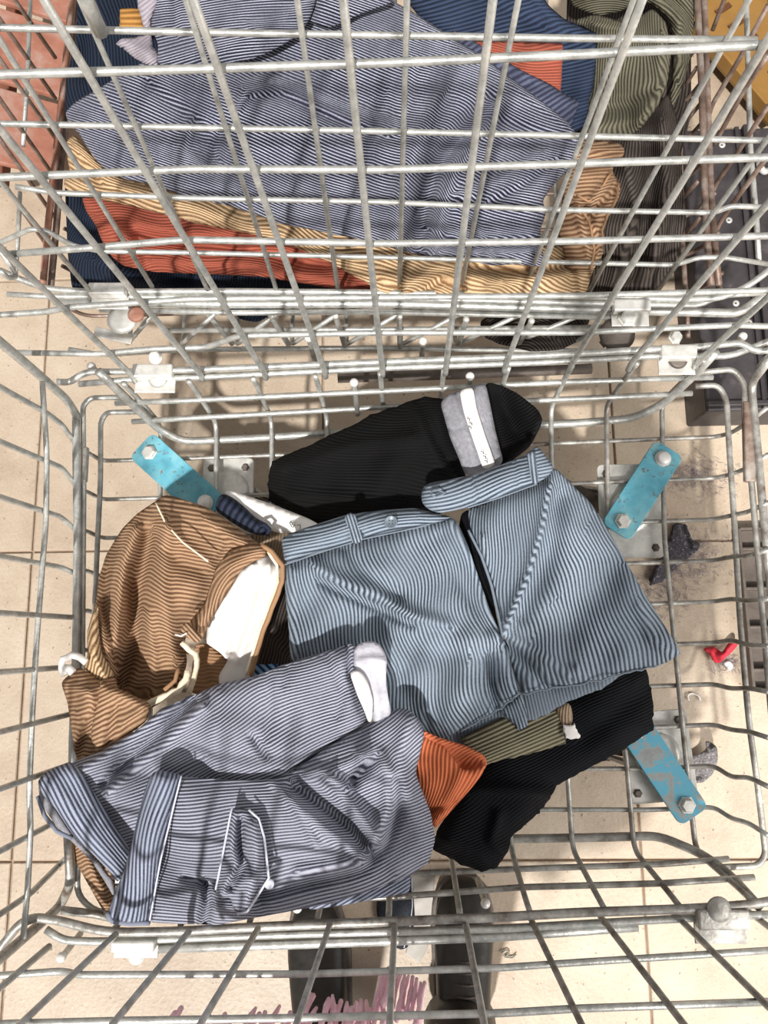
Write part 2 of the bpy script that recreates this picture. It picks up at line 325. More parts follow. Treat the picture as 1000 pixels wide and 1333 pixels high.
def seam(name, parent, line, z, r, mat, lift=0, label=None, wob=0):
    p = resample(line, 8, False)
    if wob: p = p + rng.normal(0, wob, p.shape)
    zz = idw(p, z); V = [Vector(a) for a in P_arr(p, zz + lift)]
    return tube(name, V, r, mat, parent, bend=0, seg=6, label=label)

# ------------------------------------------------------------------ floor of tiles
fl = thing('floor', 'speckled beige stone floor tiles with dark joints under the carts', None, (0, 0, 0)); fl['kind'] = 'structure'
TP, TX0, TY0 = .554, -.715, -.377
base_me = prism('joint_bed', [(-2.4, -1.7), (2.4, -1.7), (2.4, 2.9), (-2.4, 2.9)], -.03, -.0045, GROUT, fl, 0)
tile_me = None
for i in range(-3, 6):
    for j in range(-2, 6):
        x, y = TX0 + i * TP, TY0 + j * TP
        if tile_me is None:
            o = prism('tile', [(.002, .002), (TP - .002, .002), (TP - .002, TP - .002), (.002, TP - .002)], -.02, 0, TILE, fl, .0015, seg=1); tile_me = o.data
        else:
            o = bpy.data.objects.new('tile', tile_me); COL.objects.link(o); o.parent = fl
        o.location = (x, y, random.uniform(-.0006, .0006))

# ------------------------------------------------------------------ near cart
ZF, ZR = .20, .34                                        # height of the basket floor and of the ring
near = thing('wire_cart', 'galvanised wire cart in the foreground holding the loose pile of cut corduroy', 'cart', (0, .03, 0))
def rw(p, t=0): return max(.0024, .0043 - .0020 * max(0, p.z - ZR))
def wz(name, pxz, r, mat, par, bend=.016, **k):          # (px, py, z) control points
    return tube(name, [P(a, b, c) for a, b, c in pxz], r, mat, par, bend, **k)
def wp(name, pts, r, mat, par, bend=.012, X=None, Y=None, off=0, **k):   # points on a wall plane
    return tube(name, [P(a, b, X=X, Y=Y) for a, b in pts], r, mat, par, bend, **k)
def lerp(a, b, t): return a + (b - a) * t
# floor wires running away from the viewer, bent up into the tray walls
xr = [160, 245, 329, 410, 495, 578, 662, 745, 830, 917]
fr = [(150, 1208), (235, 1204), (325, 1200), (413, 1197), (506, 1194), (599, 1191), (690, 1187), (787, 1183), (885, 1180), (979, 1173)]
for k in range(10):
    t = k / 9; xm = 208 + 73 * k; xb = 185 + 80.1 * k; yb = lerp(553, 524, t)
    bx = xm + (-2 if k < 4 else 1 if k > 6 else 0) * 1.0 - (xm - 500) * .012
    P0 = P(xr[k], lerp(499, 469, t), ZR); P5 = P(fr[k][0], fr[k][1], ZR)
    pts = [P0, P0 + Vector((0, .0, -.03)), P(bx, yb, ZF), P(xm, 700, ZF), P(lerp(xm, xb, .62), 960, ZF), P(xb, 1106 + (k - 7) * 1.0, ZF), P5 + Vector((0, .004, -.035)), P5]
    tube('floor_wire', pts, .0041, STEEL if k < 8 else STEEL2, near, .02)
# floor wires running left to right, bent up into the side walls
leftwall = [((94, 577), (80, 552), (60, 537), (0, 504)), ((96, 634), (81, 609), (0, 575)), ((96, 692), (80, 673), (0, 647)), ((95, 747), (78, 738), (55, 734), (0, 724)),
            ((96, 804), (0, 798)), ((90, 868), (0, 875)), ((94, 928), (0, 953)), ((93, 993), (0, 1027)), ((92, 1054), (69, 1072), (0, 1108)), ((88, 1112), (78, 1125), (40, 1163), (0, 1190))]
XL = -.512
for k in range(10):
    yl, yr = 600 + 50.3 * k, 571 + 53.6 * k
    rr = [(930, yr - 2), (943, yr - 7 if k < 4 else yr + (-6 if k < 6 else 4 if k < 8 else 12))]
    if k > 6: rr[0] = (930, yr - 3)
    e = [P(1000, yr + [-41, -33, -24, -16, -6, 2, 8, 14, 24, 34][k], .30)]
    pts = [P(100, yl - [23, 14, 11, 8, 2, 2, 0, -2, -8, -14][k], .27), P(112, yl - 12 + k * 1.2, .245), P(133, yl, ZF - .004), P(240, yl - 3, ZF - .0075), P(500, lerp(yl, yr, .45), ZF - .0075), P(845, yr + 1, ZF - .0075), P(rr[0][0], rr[0][1], ZF - .006), P(952, rr[1][1], .225), P(975, yr + [-22, -16, -12, -8, -3, 1, 3, 6, 12, 18][k], .265)] + e
    tube('floor_wire', pts, .0036, STEEL2 if k < 9 else STEEL, near, .014)
    lw = leftwall[k]; tube('wall_wire', [P(lw[0][0] + 4, lw[0][1], .28)] + [P(a, b, X=XL - (.004 if a > 70 else 0)) for a, b in lw[1:]] + [P(*lw[-1], X=XL) + Vector((0, 0, .35))], .0040, STEEL, near, .012)
# hoops that wrap the tray walls
wz('hoop', [(905, 503, .235), (935, 501, .235), (946, 520, .235), (949, 575, .235), (957.5, 700, .235), (963, 800, .235), (975, 940, .235), (987, 1025, .235), (997, 1113, .235), (987, 1127, .235), (942, 1129, .235)], .0047, STEEL2, near, .03)
wz('hoop', [(905, 486, .285), (955, 480, .285), (970, 500, .285), (970, 540, .285), (977, 612, .285), (987, 725, .285), (1000, 880, .285), (1014, 1040, .285), (1030, 1150, .285)], .0047, STEEL2, near, .03)
wz('hoop', [(180, 536, .235), (138, 537, .235), (131, 550, .235), (131, 625, .235), (126, 725, .235), (121, 850, .235), (119, 1000, .235), (118, 1120, .235), (134, 1160, .235), (180, 1158, .235)], .0044, STEEL, near, .03)
wz('hoop', [(160, 517, .28), (118, 518, .28), (108, 528, .28), (109, 625, .28), (108, 750, .28), (107, 900, .28), (104, 1050, .28), (100, 1165, .28), (125, 1188, .28), (190, 1186, .28)], .0044, STEEL, near, .03)
wz('hoop', [(150, 525, .28), (250, 521, .28), (500, 509, .28), (741, 497, .28), (928, 491, .28)], .0046, STEEL, near, 0)
wz('hoop', [(172, 549, .24), (250, 544, .24), (500, 530, .24), (750, 519, .24), (901, 512, .24)], .0046, STEEL, near, 0)
wz('hoop', [(200, 1150, .24), (532, 1137, .24), (655, 1132, .24), (860, 1125, .24), (949, 1118, .24)], .0044, STEEL2, near, 0)
wz('hoop', [(180, 1180, .28), (507, 1168, .28), (680, 1155, .28), (860, 1150, .28), (982, 1142, .28)], .0044, STEEL2, near, 0)
# corner braces and the thick edge rod of the floor
wz('edge_rod', [(128, 483, .36), (145, 500, .335), (207, 559, .215), (238, 575, .19), (320, 571, .19), (434, 564, .19), (750, 551, .19), (823, 545, .19), (862, 527, .215), (905, 487, .30), (932, 458, .355)], .0066, STEEL, near, .02)
wz('edge_rod', [(140, 1188, .30), (190, 1110, .19), (400, 1096, .19), (750, 1091, .19), (858, 1088, .19), (915, 1112, .22), (950, 1138, .265), (988, 1180, .335)], .0066, STEEL2, near, .02)
# upper back wall
YB = P(498, 484, ZR).y
bots = [(175, 490), (263, 491), (345.5, 488), (423.5, 486.5), (498, 484), (580, 482), (657, 479), (742, 476), (819, 475), (905, 469), (990, 462)]
for k, (bx, by) in enumerate(bots):
    tx = 447 + 194.7 * (k - 4); a = P(bx, by, ZR); b = P(tx, 0, Y=YB)
    if k <= 2: b = a.lerp(b, 1)
    a.y = YB; d = (b - a); e = a + d * 1.12
    pts = [a + Vector((0, -.004, -.006)), a + Vector((0, 0, .012))] + [a.lerp(e, q / 5) for q in range(1, 6)]
    tube('wall_wire', pts, rw, STEEL, near, .008)
YH = YB - .007
def hw(name, pts, Y, par, r=None, mat=STEEL): return tube(name, [P(a, b, Y=Y) for a, b in pts], r or (lambda p, t: rw(p) * 1.0), mat, par, .012)
hw('wall_wire', [(-120, 103), (0, 97), (250, 90), (500, 82), (750, 71), (1000, 58), (1120, 52)], YB + .007, near)
hw('wall_wire', [(-120, 236), (0, 231), (250, 220), (500, 221), (1000, 205), (1100, 202)], YB + .007, near)
hw('wall_wire', [(10, 331), (125, 322), (240, 312), (500, 317), (750, 314), (1000, 307), (1060, 305)], YB + .007, near)
hw('wall_wire', [(-40, 411), (0, 410), (60, 406), (90, 400), (250, 389), (500, 387), (750, 385), (1000, 378), (1040, 377)], YB + .006, near)
hw('wall_wire', [(22, 459), (125, 461), (200, 454), (269, 452), (311, 437), (500, 433), (750, 433), (957, 423), (1000, 425), (1030, 424)], YB + .006, near)
# the two rods of the back ring and the clips
wz('ring_rod', [(75, 497, ZR), (90, 498, ZR), (112, 484, ZR), (170, 484, ZR), (260, 481, ZR + .004), (500, 471, ZR + .004), (700, 463, ZR + .004), (860, 454, ZR + .004), (905, 452, ZR + .004), (965, 446, ZR), (984, 458, ZR), (1010, 455, ZR)], .0052, STEEL, near, .02)
wz('ring_rod', [(103, 500, ZR - .006), (170, 494, ZR - .006), (260, 491, ZR - .004), (500, 479, ZR - .004), (700, 472, ZR - .004), (860, 463, ZR - .004), (950, 464, ZR - .004), (985, 450, ZR - .004), (1010, 441, ZR - .004)], .0050, STEEL, near, .02)
def clip(x0, y0, x1, y1, z, par, under=True, iron=False):
    a, b = P(x0, (y0 + y1) / 2, z), P(x1, (y0 + y1) / 2, z); c = (a + b) / 2; L_ = (b - a).length; H_ = abs(P(x0, y0, z).y - P(x0, y1, z).y)
    ang = math.atan2(b.y - a.y, b.x - a.x)
    o = box('clip', c + Vector((0, 0, .004)), (L_, H_ * .62, .016), ZINC if not iron else STEEL2, par, ang, .003)
    box('clip_plate', c + Vector((0, -H_ * .48, -.006)), (L_ * 1.02, H_ * .7, .003), ZINC if not iron else STEEL2, o, ang, .001)
    return c, o
c, o = clip(175, 471, 227, 500, ZR, near); bolt(P(203, 466, ZR + .016), .008, BOLTW, o, False, .01); lathe('washer', P(206, 494, ZR - .004), [(.012, 0), (.014, .002), (.009, .004)], ZINC, o)
c, o = clip(858, 446, 905, 476, ZR, near); bolt(P(879, 440, ZR + .016), .008, ZINC, o, True, .01); lathe('washer', P(882, 469, ZR - .004), [(.012, 0), (.014, .002), (.009, .004)], IRON, o)
# left wall frame
wz('frame_rod', [(99, 543, .29), (99, 560, .29), (101, 700, .29), (99, 850, .29), (95, 962, .29), (93, 1080, .29), (92, 1150, .29)], .0062, STEEL, near, 0)
tube('frame_rod', [P(101, 543, .29), P(88, 521, X=XL), P(50, 487, X=XL), P(0, 445, X=XL), P(-60, 396, X=XL)], .0062, STEEL, near, .02)
tube('frame_rod', [P(88, 1080, .30), P(92, 1150, .29), P(78, 1180, X=XL), P(0, 1248, X=XL), P(-50, 1290, X=XL)], .0066, STEEL2, near, .02)
XM = P(61, 640, X=XL).x
tube('wall_wire', [P(a, b, X=XL + .006) for a, b in [(55, 496), (61, 590), (60, 680), (55, 740), (48, 830), (42, 930), (38, 1030), (40, 1080), (36, 1160), (30, 1222)]], .0040, STEEL, near, .02)
# front ring, clips and lower wall
wz('ring_rod', [(-20, 1262, ZR), (5, 1228, ZR), (25, 1203, ZR), (45, 1194, ZR), (75, 1198, ZR), (137, 1214, ZR + .006), (220, 1213, ZR + .006), (350, 1206, ZR + .006), (650, 1194, ZR + .006), (750, 1188, ZR + .006), (900, 1183, ZR + .006), (975, 1178, ZR + .006), (1020, 1170, ZR)], .0060, STEEL2, near, .03)
wz('ring_rod', [(60, 1210, ZR - .004), (82, 1224, ZR - .004), (125, 1226, ZR - .004), (350, 1217, ZR - .004), (650, 1209, ZR - .004), (900, 1195, ZR - .004), (1010, 1190, ZR - .004)], .0052, STEEL, near, .03)
wz('ring_rod', [(150, 1236, ZR - .012), (350, 1230, ZR - .012), (650, 1219, ZR - .012), (830, 1206, ZR - .012)], .0066, STEEL, near, .03)
wz('brace', [(80, 1185, .30), (125, 1190, .29), (150, 1196, .29)], .006, STEEL2, near, 0)
YF = -.362
for (x0, y0), (x1, y1) in [((64, 1232), (-40, 1320)), ((151, 1216), (27, 1333)), ((246, 1213), (151, 1328)), ((336, 1209), (261, 1333)), ((428.6, 1206), (386, 1333)), ((513.5, 1205), (507.5, 1333)), ((606.5, 1203), (630.5, 1333)), ((692, 1198), (757, 1333)), ((781, 1192), (890, 1333)), ((872.5, 1184), (1010, 1320)), ((960, 1176), (1100, 1280))]:
    a, b = P(x0, y0, ZR), P(x1, y1, Y=YF); a.y = YF; a.z = ZR; a = P(x0, y0, Y=YF); d = b - a
    tube('wall_wire', [a, a + d * .5, b, b + Vector((d.x, 0, d.z)) * .8], lambda p, t: rw(p) * .96, STEEL if x0 < 650 else STEEL2, near, .01)
hw('wall_wire', [(-30, 1272), (0, 1270), (82, 1264), (100, 1269), (400, 1268), (515, 1264), (650, 1260), (750, 1253), (925, 1242), (1020, 1236)], YF - .006, near, mat=STEEL)
hw('wall_wire', [(-30, 1336), (0, 1333), (150, 1329), (395, 1325), (650, 1319), (750, 1313), (1000, 1304)], YF - .006, near)
hw('wall_wire', [(-30, 1440), (150, 1437), (395, 1430), (650, 1420), (1000, 1400)], YF - .006, near)
c, o = clip(147, 1216, 204, 1241, ZR, near); bolt(P(178, 1244, ZR - .02), .009, BOLTW, o, False, .008)
c, o = clip(905, 1172, 972, 1216, ZR + .004, near, iron=True); lathe('rivet_head', P(936, 1184, ZR + .014), [(.016, 0), (.015, .002), (.010, .0045), (.003, .0055)], STEEL2, o); bolt(P(938, 1214, ZR - .02), .009, ZINC, o, False, .01)
wz('ring_rod', [(1000, 470, .36), (978, 499, .29), (987, 590, .29), (996, 690, .29), (1010, 830, .29)], .0060, STEEL2, near, .02)
box('rust_clip', P(975, 575, .285), (.017, .125, .012), mottled('rusty_plate', [(.35, '#5a4338'), (.5, '#857468'), (.65, '#aaa49c')], 20, .6, .2), near, math.radians(-4), .003)
box('clip', P(111, 605, .28), (.008, .055, .010), STEEL2, near, 0, .002)
# pegs with rounded heads
def peg(x, y, x2, y2, z, par, mat=BOLTW, r=.0055):
    a, b = P(x, y, z), P(x2, y2, z - .07); V, Fc = tube_data(fillet([a, a + Vector((0, .0, -.006)), b], .004), .0045, 8)
    o = put('peg', mesh('peg', V, Fc), STEEL, par)
    bm = bmesh.new(); bmesh.ops.create_uvsphere(bm, u_segments=12, v_segments=8, radius=r * 1.25); bmesh.ops.translate(bm, vec=a, verts=bm.verts); me = bpy.data.meshes.new('peg_head'); bm.to_mesh(me); bm.free(); put('peg_head', me, mat, o)
for x, y, x2, y2, z in [(461, 498, 466, 540, .30), (612, 490, 612, 520, .30), (551, 444, 549, 466, .30), (402, 440, 410, 470, .30), (119, 477, 148, 505, .31), (80, 1246, 105, 1215, .30), (387, 1182, 383, 1172, .27), (632, 1176, 622, 1145, .27), (967, 438, 955, 450, .30)]:
    peg(x, y, x2, y2, z, near)
tube('floor_bar', [P(440, 492, .19), P(600, 487, .19), P(770, 480, .19)], .009, IRON, near, 0)

# swivel castors and their blue plates
def castor(cx, cy, ang, pw, ph, pang, off=.045, wdir=0):
    c = P(cx, cy, .185); ca, sa = math.cos(pang), math.sin(pang); q = []
    for (a, b) in [(-1, -1), (1, -1), (1, 1), (-1, 1)]:
        for t in range(4):
            th = math.atan2(b, a) + (t - 1.5) * math.pi / 6; r0 = .008; x = a * (pw / 2 - r0) + r0 * math.cos(th); y = b * (ph / 2 - r0) + r0 * math.sin(th); q.append((c.x + x * ca - y * sa, c.y + x * sa + y * ca))
    pl = prism('castor_plate', q, .176, .181, ZINC, near, .001)
    for a in (-1, 1):
        for b in (-1, 1):
            x, y = a * (pw / 2 - .014), b * (ph / 2 - .016); bolt((c.x + x * ca - y * sa, c.y + x * sa + y * ca, .181), .0055, IRON, pl, True)
    lathe('swivel_ring', (c.x, c.y, .150), [(.036, 0), (.041, .006), (.041, .018), (.034, .026)], STEEL, near, 28)
    lathe('swivel_cap', (c.x, c.y, .181), [(.036, 0), (.035, .002), (.028, .0035), (.01, .004)], ZINC, near, 28)
    d = Vector((math.cos(wdir), math.sin(wdir), 0)); n = Vector((-d.y, d.x, 0)); wc = Vector((c.x, c.y, .0635)) + d * off
    lathe('wheel', wc - n * .016, [(.02, 0), (.048, 0), (.059, .003), (.0625, .010), (.0625, .022), (.059, .029), (.048, .032), (.02, .032)], RUBBER, near, 32, axis=n)
    for s in (-1, 1):
        a = Vector((c.x, c.y, .152)) + n * s * .024; bb = wc + n * s * .024
        V = [a - d * .03, a + d * .035, bb + d * .014, bb - d * .014]; V = [Vector(v) for v in V]; th = n * .0025
        me = mesh('fork', [v + th for v in V] + [v - th for v in V], [(0, 1, 2, 3), (7, 6, 5, 4), (0, 4, 5, 1), (1, 5, 6, 2), (2, 6, 7, 3), (3, 7, 4, 0)]); put('fork', me, ZINC, near, smooth=False)
    tube('axle', [wc - n * .032, wc + n * .032], .006, IRON, near, 0)
castor(822, 664, 0, .100, .155, math.radians(0), off=.075, wdir=math.radians(148))
castor(858, 985, 0, .105, .135, math.radians(4), wdir=math.radians(170))
castor(296, 640, 0, .085, .115, math.radians(0), wdir=math.radians(-20))
castor(180, 1115, 0, .095, .125, 0, wdir=math.radians(120))
def blue_plate(ax, ay, bx, by, wpx, mat, z=.2065, boltm=(BOLTW, BOLTW), ext=.021):
    a, b = P(ax, ay, z), P(bx, by, z); d = (b - a).normalized(); n = Vector((-d.y, d.x, 0)); w_ = wpx * (HC - z) / F / 2; q = []
    a2, b2 = a - d * ext, b + d * ext; r0 = .011
    for (o_, sx, sy) in [(a2, 1, -1), (b2, -1, -1), (b2, -1, 1), (a2, 1, 1)]:
        base = o_ + d * sx * r0 + n * sy * (w_ - r0)
        for t in range(5):
            t2 = t / 4 * math.pi / 2
            vx, vy = (-sx, 0), (0, sy)
            if (sx, sy) in [(1, -1), (-1, 1)]: ca, cb = math.cos(t2), math.sin(t2)
            else: ca, cb = math.sin(t2), math.cos(t2)
            pnt = base + d * (-sx) * r0 * ca + n * sy * r0 * cb; q.append((pnt.x, pnt.y))
    pl = prism('blue_plate', q, z - .001, z + .004, mat, near, .001, label='worn blue painted fixing plate')
    for c_, m_ in zip((a, b), boltm): bolt((c_.x, c_.y, z + .004), .0105 if m_ is BOLTW else .0105, m_, pl, m_ is not BOLTW, .009)
blue_plate(196, 590, 268, 655, 46, BLUE, boltm=(ZINC, BOLTW)); blue_plate(862, 598, 810, 679, 43, BLUE, boltm=(BOLTW, ZINC)); blue_plate(893, 1047, 828, 950, 42, BLUE2, boltm=(ZINC, ZINC), ext=.02)
blue_plate(190, 1140, 240, 1060, 42, BLUE, boltm=(ZINC, ZINC))

# ------------------------------------------------------------------ far cart
far = thing('wire_cart', 'second galvanised wire cart behind the first, filled with the striped and tan corduroy stack', 'cart', (0, .9, 0))
YQ = .524
fv = [(115, 376, -60, 163), (198, 373, 0, 52), (270, 377, 122, 40), (360, 378, 242, 0), (440, 378, 387, 0), (520, 378, 530, 0), (600, 378, 675, 0), (683, 378, 825, 0), (768, 378, 975, 0), (855, 380, 1000, 180)]
for x0, y0, x1, y1 in fv:
    a, b = P(x0, y0, Y=YQ), P(x1, y1, Y=YQ); d = b - a; t = (1.0 - a.z) / d.z; b = a + d * max(t, 1)
    tube('wall_wire', [a, a.lerp(b, .33), a.lerp(b, .66), b], lambda p, t: max(.0026, .0036 - .0016 * (p.z - .34)), STEEL, far, 0)
tube('wall_wire', [P(100, -30, Y=YQ - .004), P(132, 43, Y=YQ - .004)], .0065, STEEL, far, 0, label='thicker end of a galvanised rod')
for pts in [[(-100, 30), (0, 36), (250, 42), (500, 46), (750, 50), (985, 52)], [(-80, 159), (0, 161), (250, 166), (500, 171), (1000, 183), (1080, 185)], [(20, 243), (70, 251), (250, 258), (500, 263), (720, 273), (930, 277), (952, 268), (1000, 270)], [(-10, 322), (0, 316), (40, 298), (60, 300), (95, 320), (130, 327), (250, 329), (500, 335), (750, 342), (880, 345), (910, 335), (945, 335), (1000, 344)]]:
    hw('wall_wire', pts, YQ + .006, far, r=lambda p, t: max(.0026, .0036 - .0012 * (p.z - .34)))
wz('rim_rod', [(0, 352, .36), (22, 362, .35), (60, 376, .345), (118, 380, .345), (300, 379, .345), (500, 381, .345), (750, 385, .345), (890, 390, .345), (940, 388, .345), (975, 372, .345), (1010, 345, .36)], .0050, STEEL, far, .03)
wz('rim_rod', [(10, 383, .34), (60, 386, .34), (118, 386, .34), (300, 387, .34), (500, 388, .34), (820, 396, .34), (910, 398, .34), (935, 385, .34), (1010, 380, .34)], .0044, STEEL, far, .02)
wz('rim_rod', [(70, 392, .325), (300, 396, .325), (500, 395, .325), (700, 401, .325), (960, 408, .325), (985, 392, .325), (1010, 370, .33)], .0070, STEEL, far, .02)
wz('rim_rod', [(130, 403, .32), (300, 407, .32), (500, 406, .32), (800, 413, .32)], .0048, STEEL, far, 0)
wz('tray_rod', [(215, 430, .27), (500, 429, .27), (810, 426, .27)], .0046, STEEL, far, 0)
wz('tray_rod', [(90, 455, .225), (130, 462, .225), (240, 455, .225), (500, 453, .225), (760, 457, .225)], .0046, STEEL, far, .02)
for k in range(10):
    xt = 236 + 71.5 * (k - 2) + 0; xt2 = 200 + 80 * (k - 1.0)
    if k == 0: continue
    a = P(xt2, 408, .32); b = P(xt, 449, .215); c = P(xt + (xt - 534) * .02, 441, .2)
    far_end = Vector((P(xt, 440, .2).x, 1.28, .2)); tube('floor_wire', [a, b, Vector((b.x, b.y + .02, .2)), far_end], .0038, STEEL, far, .012)
for k in range(11):
    y = .56 + k * .068; tube('floor_wire', [Vector((-.572, y, .245)), Vector((-.55, y, .195)), Vector((.44, y, .195)), Vector((.485, y, .235)), Vector((.497, y, .29))], .0034, DULL, far, .02)
for x, y, x2, y2 in [(268, 405, 303, 448), (353, 411, 376, 449), (437, 411, 449, 450), (520, 412, 521, 452), (607, 416, 598, 446), (692, 418, 676, 446)]: peg(x, y, x2, y2, .315, far, ZINC, .0042)
c, o = clip(118, 367, 166, 392, .35, far)
lathe('washer', P(160, 416, .33), [(.022, 0), (.024, .002), (.016, .004)], ZINC, far); lathe('washer', P(178, 410, .335), [(.012, 0), (.013, .003), (.008, .005)], RUST, far)
c, o = clip(797, 388, 845, 414, .345, far); bolt(P(816, 415, .345), .011, ZINC, o, True, .012)
lathe('washer', P(803, 436, .32), [(.026, 0), (.027, .002), (.02, .004)], IRON, far)
box('bracket', P(148, 437, .31), (.062, .016, .004), ZINC, far, math.radians(-14), .001); box('bracket', P(800, 437, .30), (.05, .012, .004), IRON, far, math.radians(35), .001)
# side rails of the far cart
wz('side_rail', [(97, -60, .30), (93, 0, .30), (83, 110, .30), (70, 225, .30), (63, 290, .30), (56, 372, .30)], .0056, RUST, far, .02)
wz('side_rail', [(107, -60, .285), (103, 0, .285), (92, 110, .285), (78, 225, .285), (74, 290, .285), (66, 374, .285)], .0056, DULL, far, .02)
wz('side_rail', [(905, -60, .30), (908, 0, .30), (914, 120, .30), (917, 240, .30), (920, 300, .30), (926, 372, .30)], .0056, DULL, far, .02)
wz('side_rail', [(914, -60, .29), (917, 0, .29), (921, 120, .29), (925, 240, .29), (929, 300, .29), (937, 380, .29)], .0056, DULL, far, .02)
wz('side_rail', [(884, -60, .235), (884, 75, .235), (886, 200, .235), (888, 300, .235), (893, 385, .235), (896, 440, .235)], .0042, DULL, far, .02)
tube('side_rail', [P(969, -60, X=.53), P(972, 9, X=.53), P(977, 195, X=.53), (P(985, 286, X=.53)), P(988, 340, X=.53)], .0042, STEEL, far, .02)
XQ = .515
for ln in [[(928, 39), (943, 0), (960, -40)], [(923, 151), (928, 135), (962, 78), (1000, 7)], [(930, 188), (937, 175), (970, 115), (1000, 72)], [(926, 255), (933, 238), (958, 202), (1000, 138)], [(930, 307), (938, 289), (955, 264), (1000, 203)], [(920, 358), (960, 312), (1000, 262)]]:
    p = [P(a, b, X=XQ) for a, b in ln]; tube('wall_wire', p, .0038, DULL, far, .008)
for ln in [((887, 120, .22), (907, 88, .29)), ((887, 166, .22), (912, 135, .29)), ((889, 258, .22), (909, 236, .29)), ((892, 307, .22), (912, 283, .29)), ((886, 60, .22), (905, 30, .29))]: wz('wall_wire', ln, .0034, DULL, far, 0)
XW = P(68, 225, .30).x - .01
for yb in (20, 75, 128, 180, 232, 284, 335):
    tube('wall_wire', [P(72, yb, X=XW), P(30, yb - 60, X=XW), P(-30, yb - 145, X=XW)], .0034, DULL, far, 0)
for ln in [[(26, 250), (24, 300), (20, 362)], [(40, -20), (36, 100), (30, 190)]]: tube('wall_wire', [P(a, b, X=XW) for a, b in ln], .0034, STEEL, far, 0)
tube('wall_wire', [P(a, b, X=XW) for a, b in [(0, 352), (10, 362), (22, 360), (0, 325)]], .004, STEEL, far, .01)

# ------------------------------------------------------------------ cut garments in the near cart
# black trousers with a grey lined waistband
t = thing('black_trousers', 'cut black corduroy trousers with grey waistband lining, behind the blue-grey shorts', 'trousers', P(500, 610, .2))
cloth('trouser_leg', t, [(348, 630), (354, 600), (378, 590), (402, 580), (426, 568), (462, 552), (482, 540), (530, 524), (552, 516), (590, 520), (606, 618), (630, 650), (560, 672), (500, 678), (410, 683), (380, 668), (350, 652)], [(360, 640, .27), (450, 600, .32), (540, 580, .34), (600, 560, .33), (420, 680, .265), (600, 660, .29)], C_BLACK, [([(365, 605), (440, 585), (540, 570)], .010, 9), ([(380, 645), (440, 647), (520, 665)], .008, 8), ([(535, 530), (560, 580), (600, 640)], .008, 6), ([(549, 525), (572, 580), (606, 640)], -.006, 5)], ('lin', 95), .02, 14, .004, fray=.5)
cloth('waist_end', t, [(628, 510), (636, 496), (674, 512), (700, 532), (707, 545), (704, 556), (690, 582), (664, 602), (640, 612), (634, 560)], [(640, 540, .335), (700, 545, .33), (660, 600, .31), (660, 540, .30)], C_BLACK, [([(706, 545), (690, 575), (662, 598)], .008, 6), ([(650, 515), (668, 560)], -.018, 16)], ('lin', 60), .008, 10, .003)
cloth('waist_lining', t, [(573, 524), (582, 514), (612, 503), (632, 498), (637, 520), (645, 560), (656, 602), (640, 612), (606, 620), (598, 598), (586, 570)], [(580, 520, .35), (640, 600, .345), (610, 560, .356)], GREYW, [([(588, 514), (606, 560), (622, 612)], .003, 3), ([(582, 562), (612, 552), (648, 548)], -.003, 2)], ('lin', 0), .012, 9, .001, label='grey twill waistband lining')
cloth('waist_tape', t, [(598, 508), (616, 503), (620, 530), (632, 568), (646, 606), (630, 613), (618, 578), (604, 538)], [(600, 510, .3575), (610, 550, .363), (640, 605, .353)], WHITE, [], ('lin', 0), .001, 4, 0, thick=.002, label='white tape along the lining')
for i, (a, b) in enumerate([(610, 545), (613, 551), (612, 556), (628, 588), (631, 594), (633, 600)]): seam('print_mark', t, [(a - 2, b - 1), (a + 2, b + 1), (a + 1, b + 3)], .3665 - .00006 * (b - 540), .0006, INK)

# pieces underneath the shorts
t = thing('navy_trousers', 'black-navy corduroy trouser leg lying under the shorts hem and the olive piece', 'trousers', P(700, 980, .2))
cloth('leg_panel', t, [(563, 1105), (568, 1083), (600, 1030), (620, 990), (680, 930), (745, 900), (799, 868), (842, 872), (850, 910), (851, 950), (813, 975), (752, 1008), (724, 1024), (716, 1040), (702, 1058), (667, 1088), (660, 1112), (648, 1128), (628, 1135), (597, 1124)], [(580, 1090, .31), (640, 1110, .30), (700, 990, .27), (830, 920, .25), (760, 900, .26)], C_NAVY, [([(610, 1030), (680, 1030), (720, 1035)], .010, 9), ([(656, 1112), (640, 1095), (650, 1060)], .007, 6), ([(570, 1088), (620, 1110), (640, 1130)], .006, 7), ([(760, 960), (800, 930), (840, 900)], -.006, 14)], ('lin', 62), .02, 12, .004, fray=.6)
t = thing('taupe_piece', 'narrow taupe corduroy piece peeking out beyond the shorts waistband', 'cloth', P(450, 700, .2))
cloth('taupe_panel', t, [(322, 697), (345, 692), (366, 690), (420, 684), (500, 670), (530, 655), (556, 648), (570, 680), (470, 730), (380, 760), (366, 745), (358, 722)], .285, C_TAUPE, [], ('lin', 5), .012, 10, .003)
t = thing('dark_brown_piece', 'dark brown corduroy piece between the caramel trousers and the shorts', 'cloth', P(350, 820, .2))
cloth('brown_panel', t, [(362, 735), (375, 730), (386, 860), (380, 880), (322, 890), (330, 800), (345, 770)], .27, C_BROWN, [([(340, 800), (376, 850)], .01, 10)], ('lin', 20), .01, 10, .004)
t = thing('bright_blue_piece', 'sliver of bright blue striped corduroy above the slate trousers', 'cloth', P(335, 872, .2))
cloth('blue_panel', t, [(318, 880), (326, 862), (345, 866), (362, 862), (366, 885), (330, 892)], .285, cord('bright_blue_cord', '#7fa6cf', '#122548', .008, .1), [], ('lin', -40), .004, 8, .001)
t = thing('pocket_lining', 'white pocket lining with a handwritten mark, beside the navy cuff', 'cloth', P(345, 660, .2))
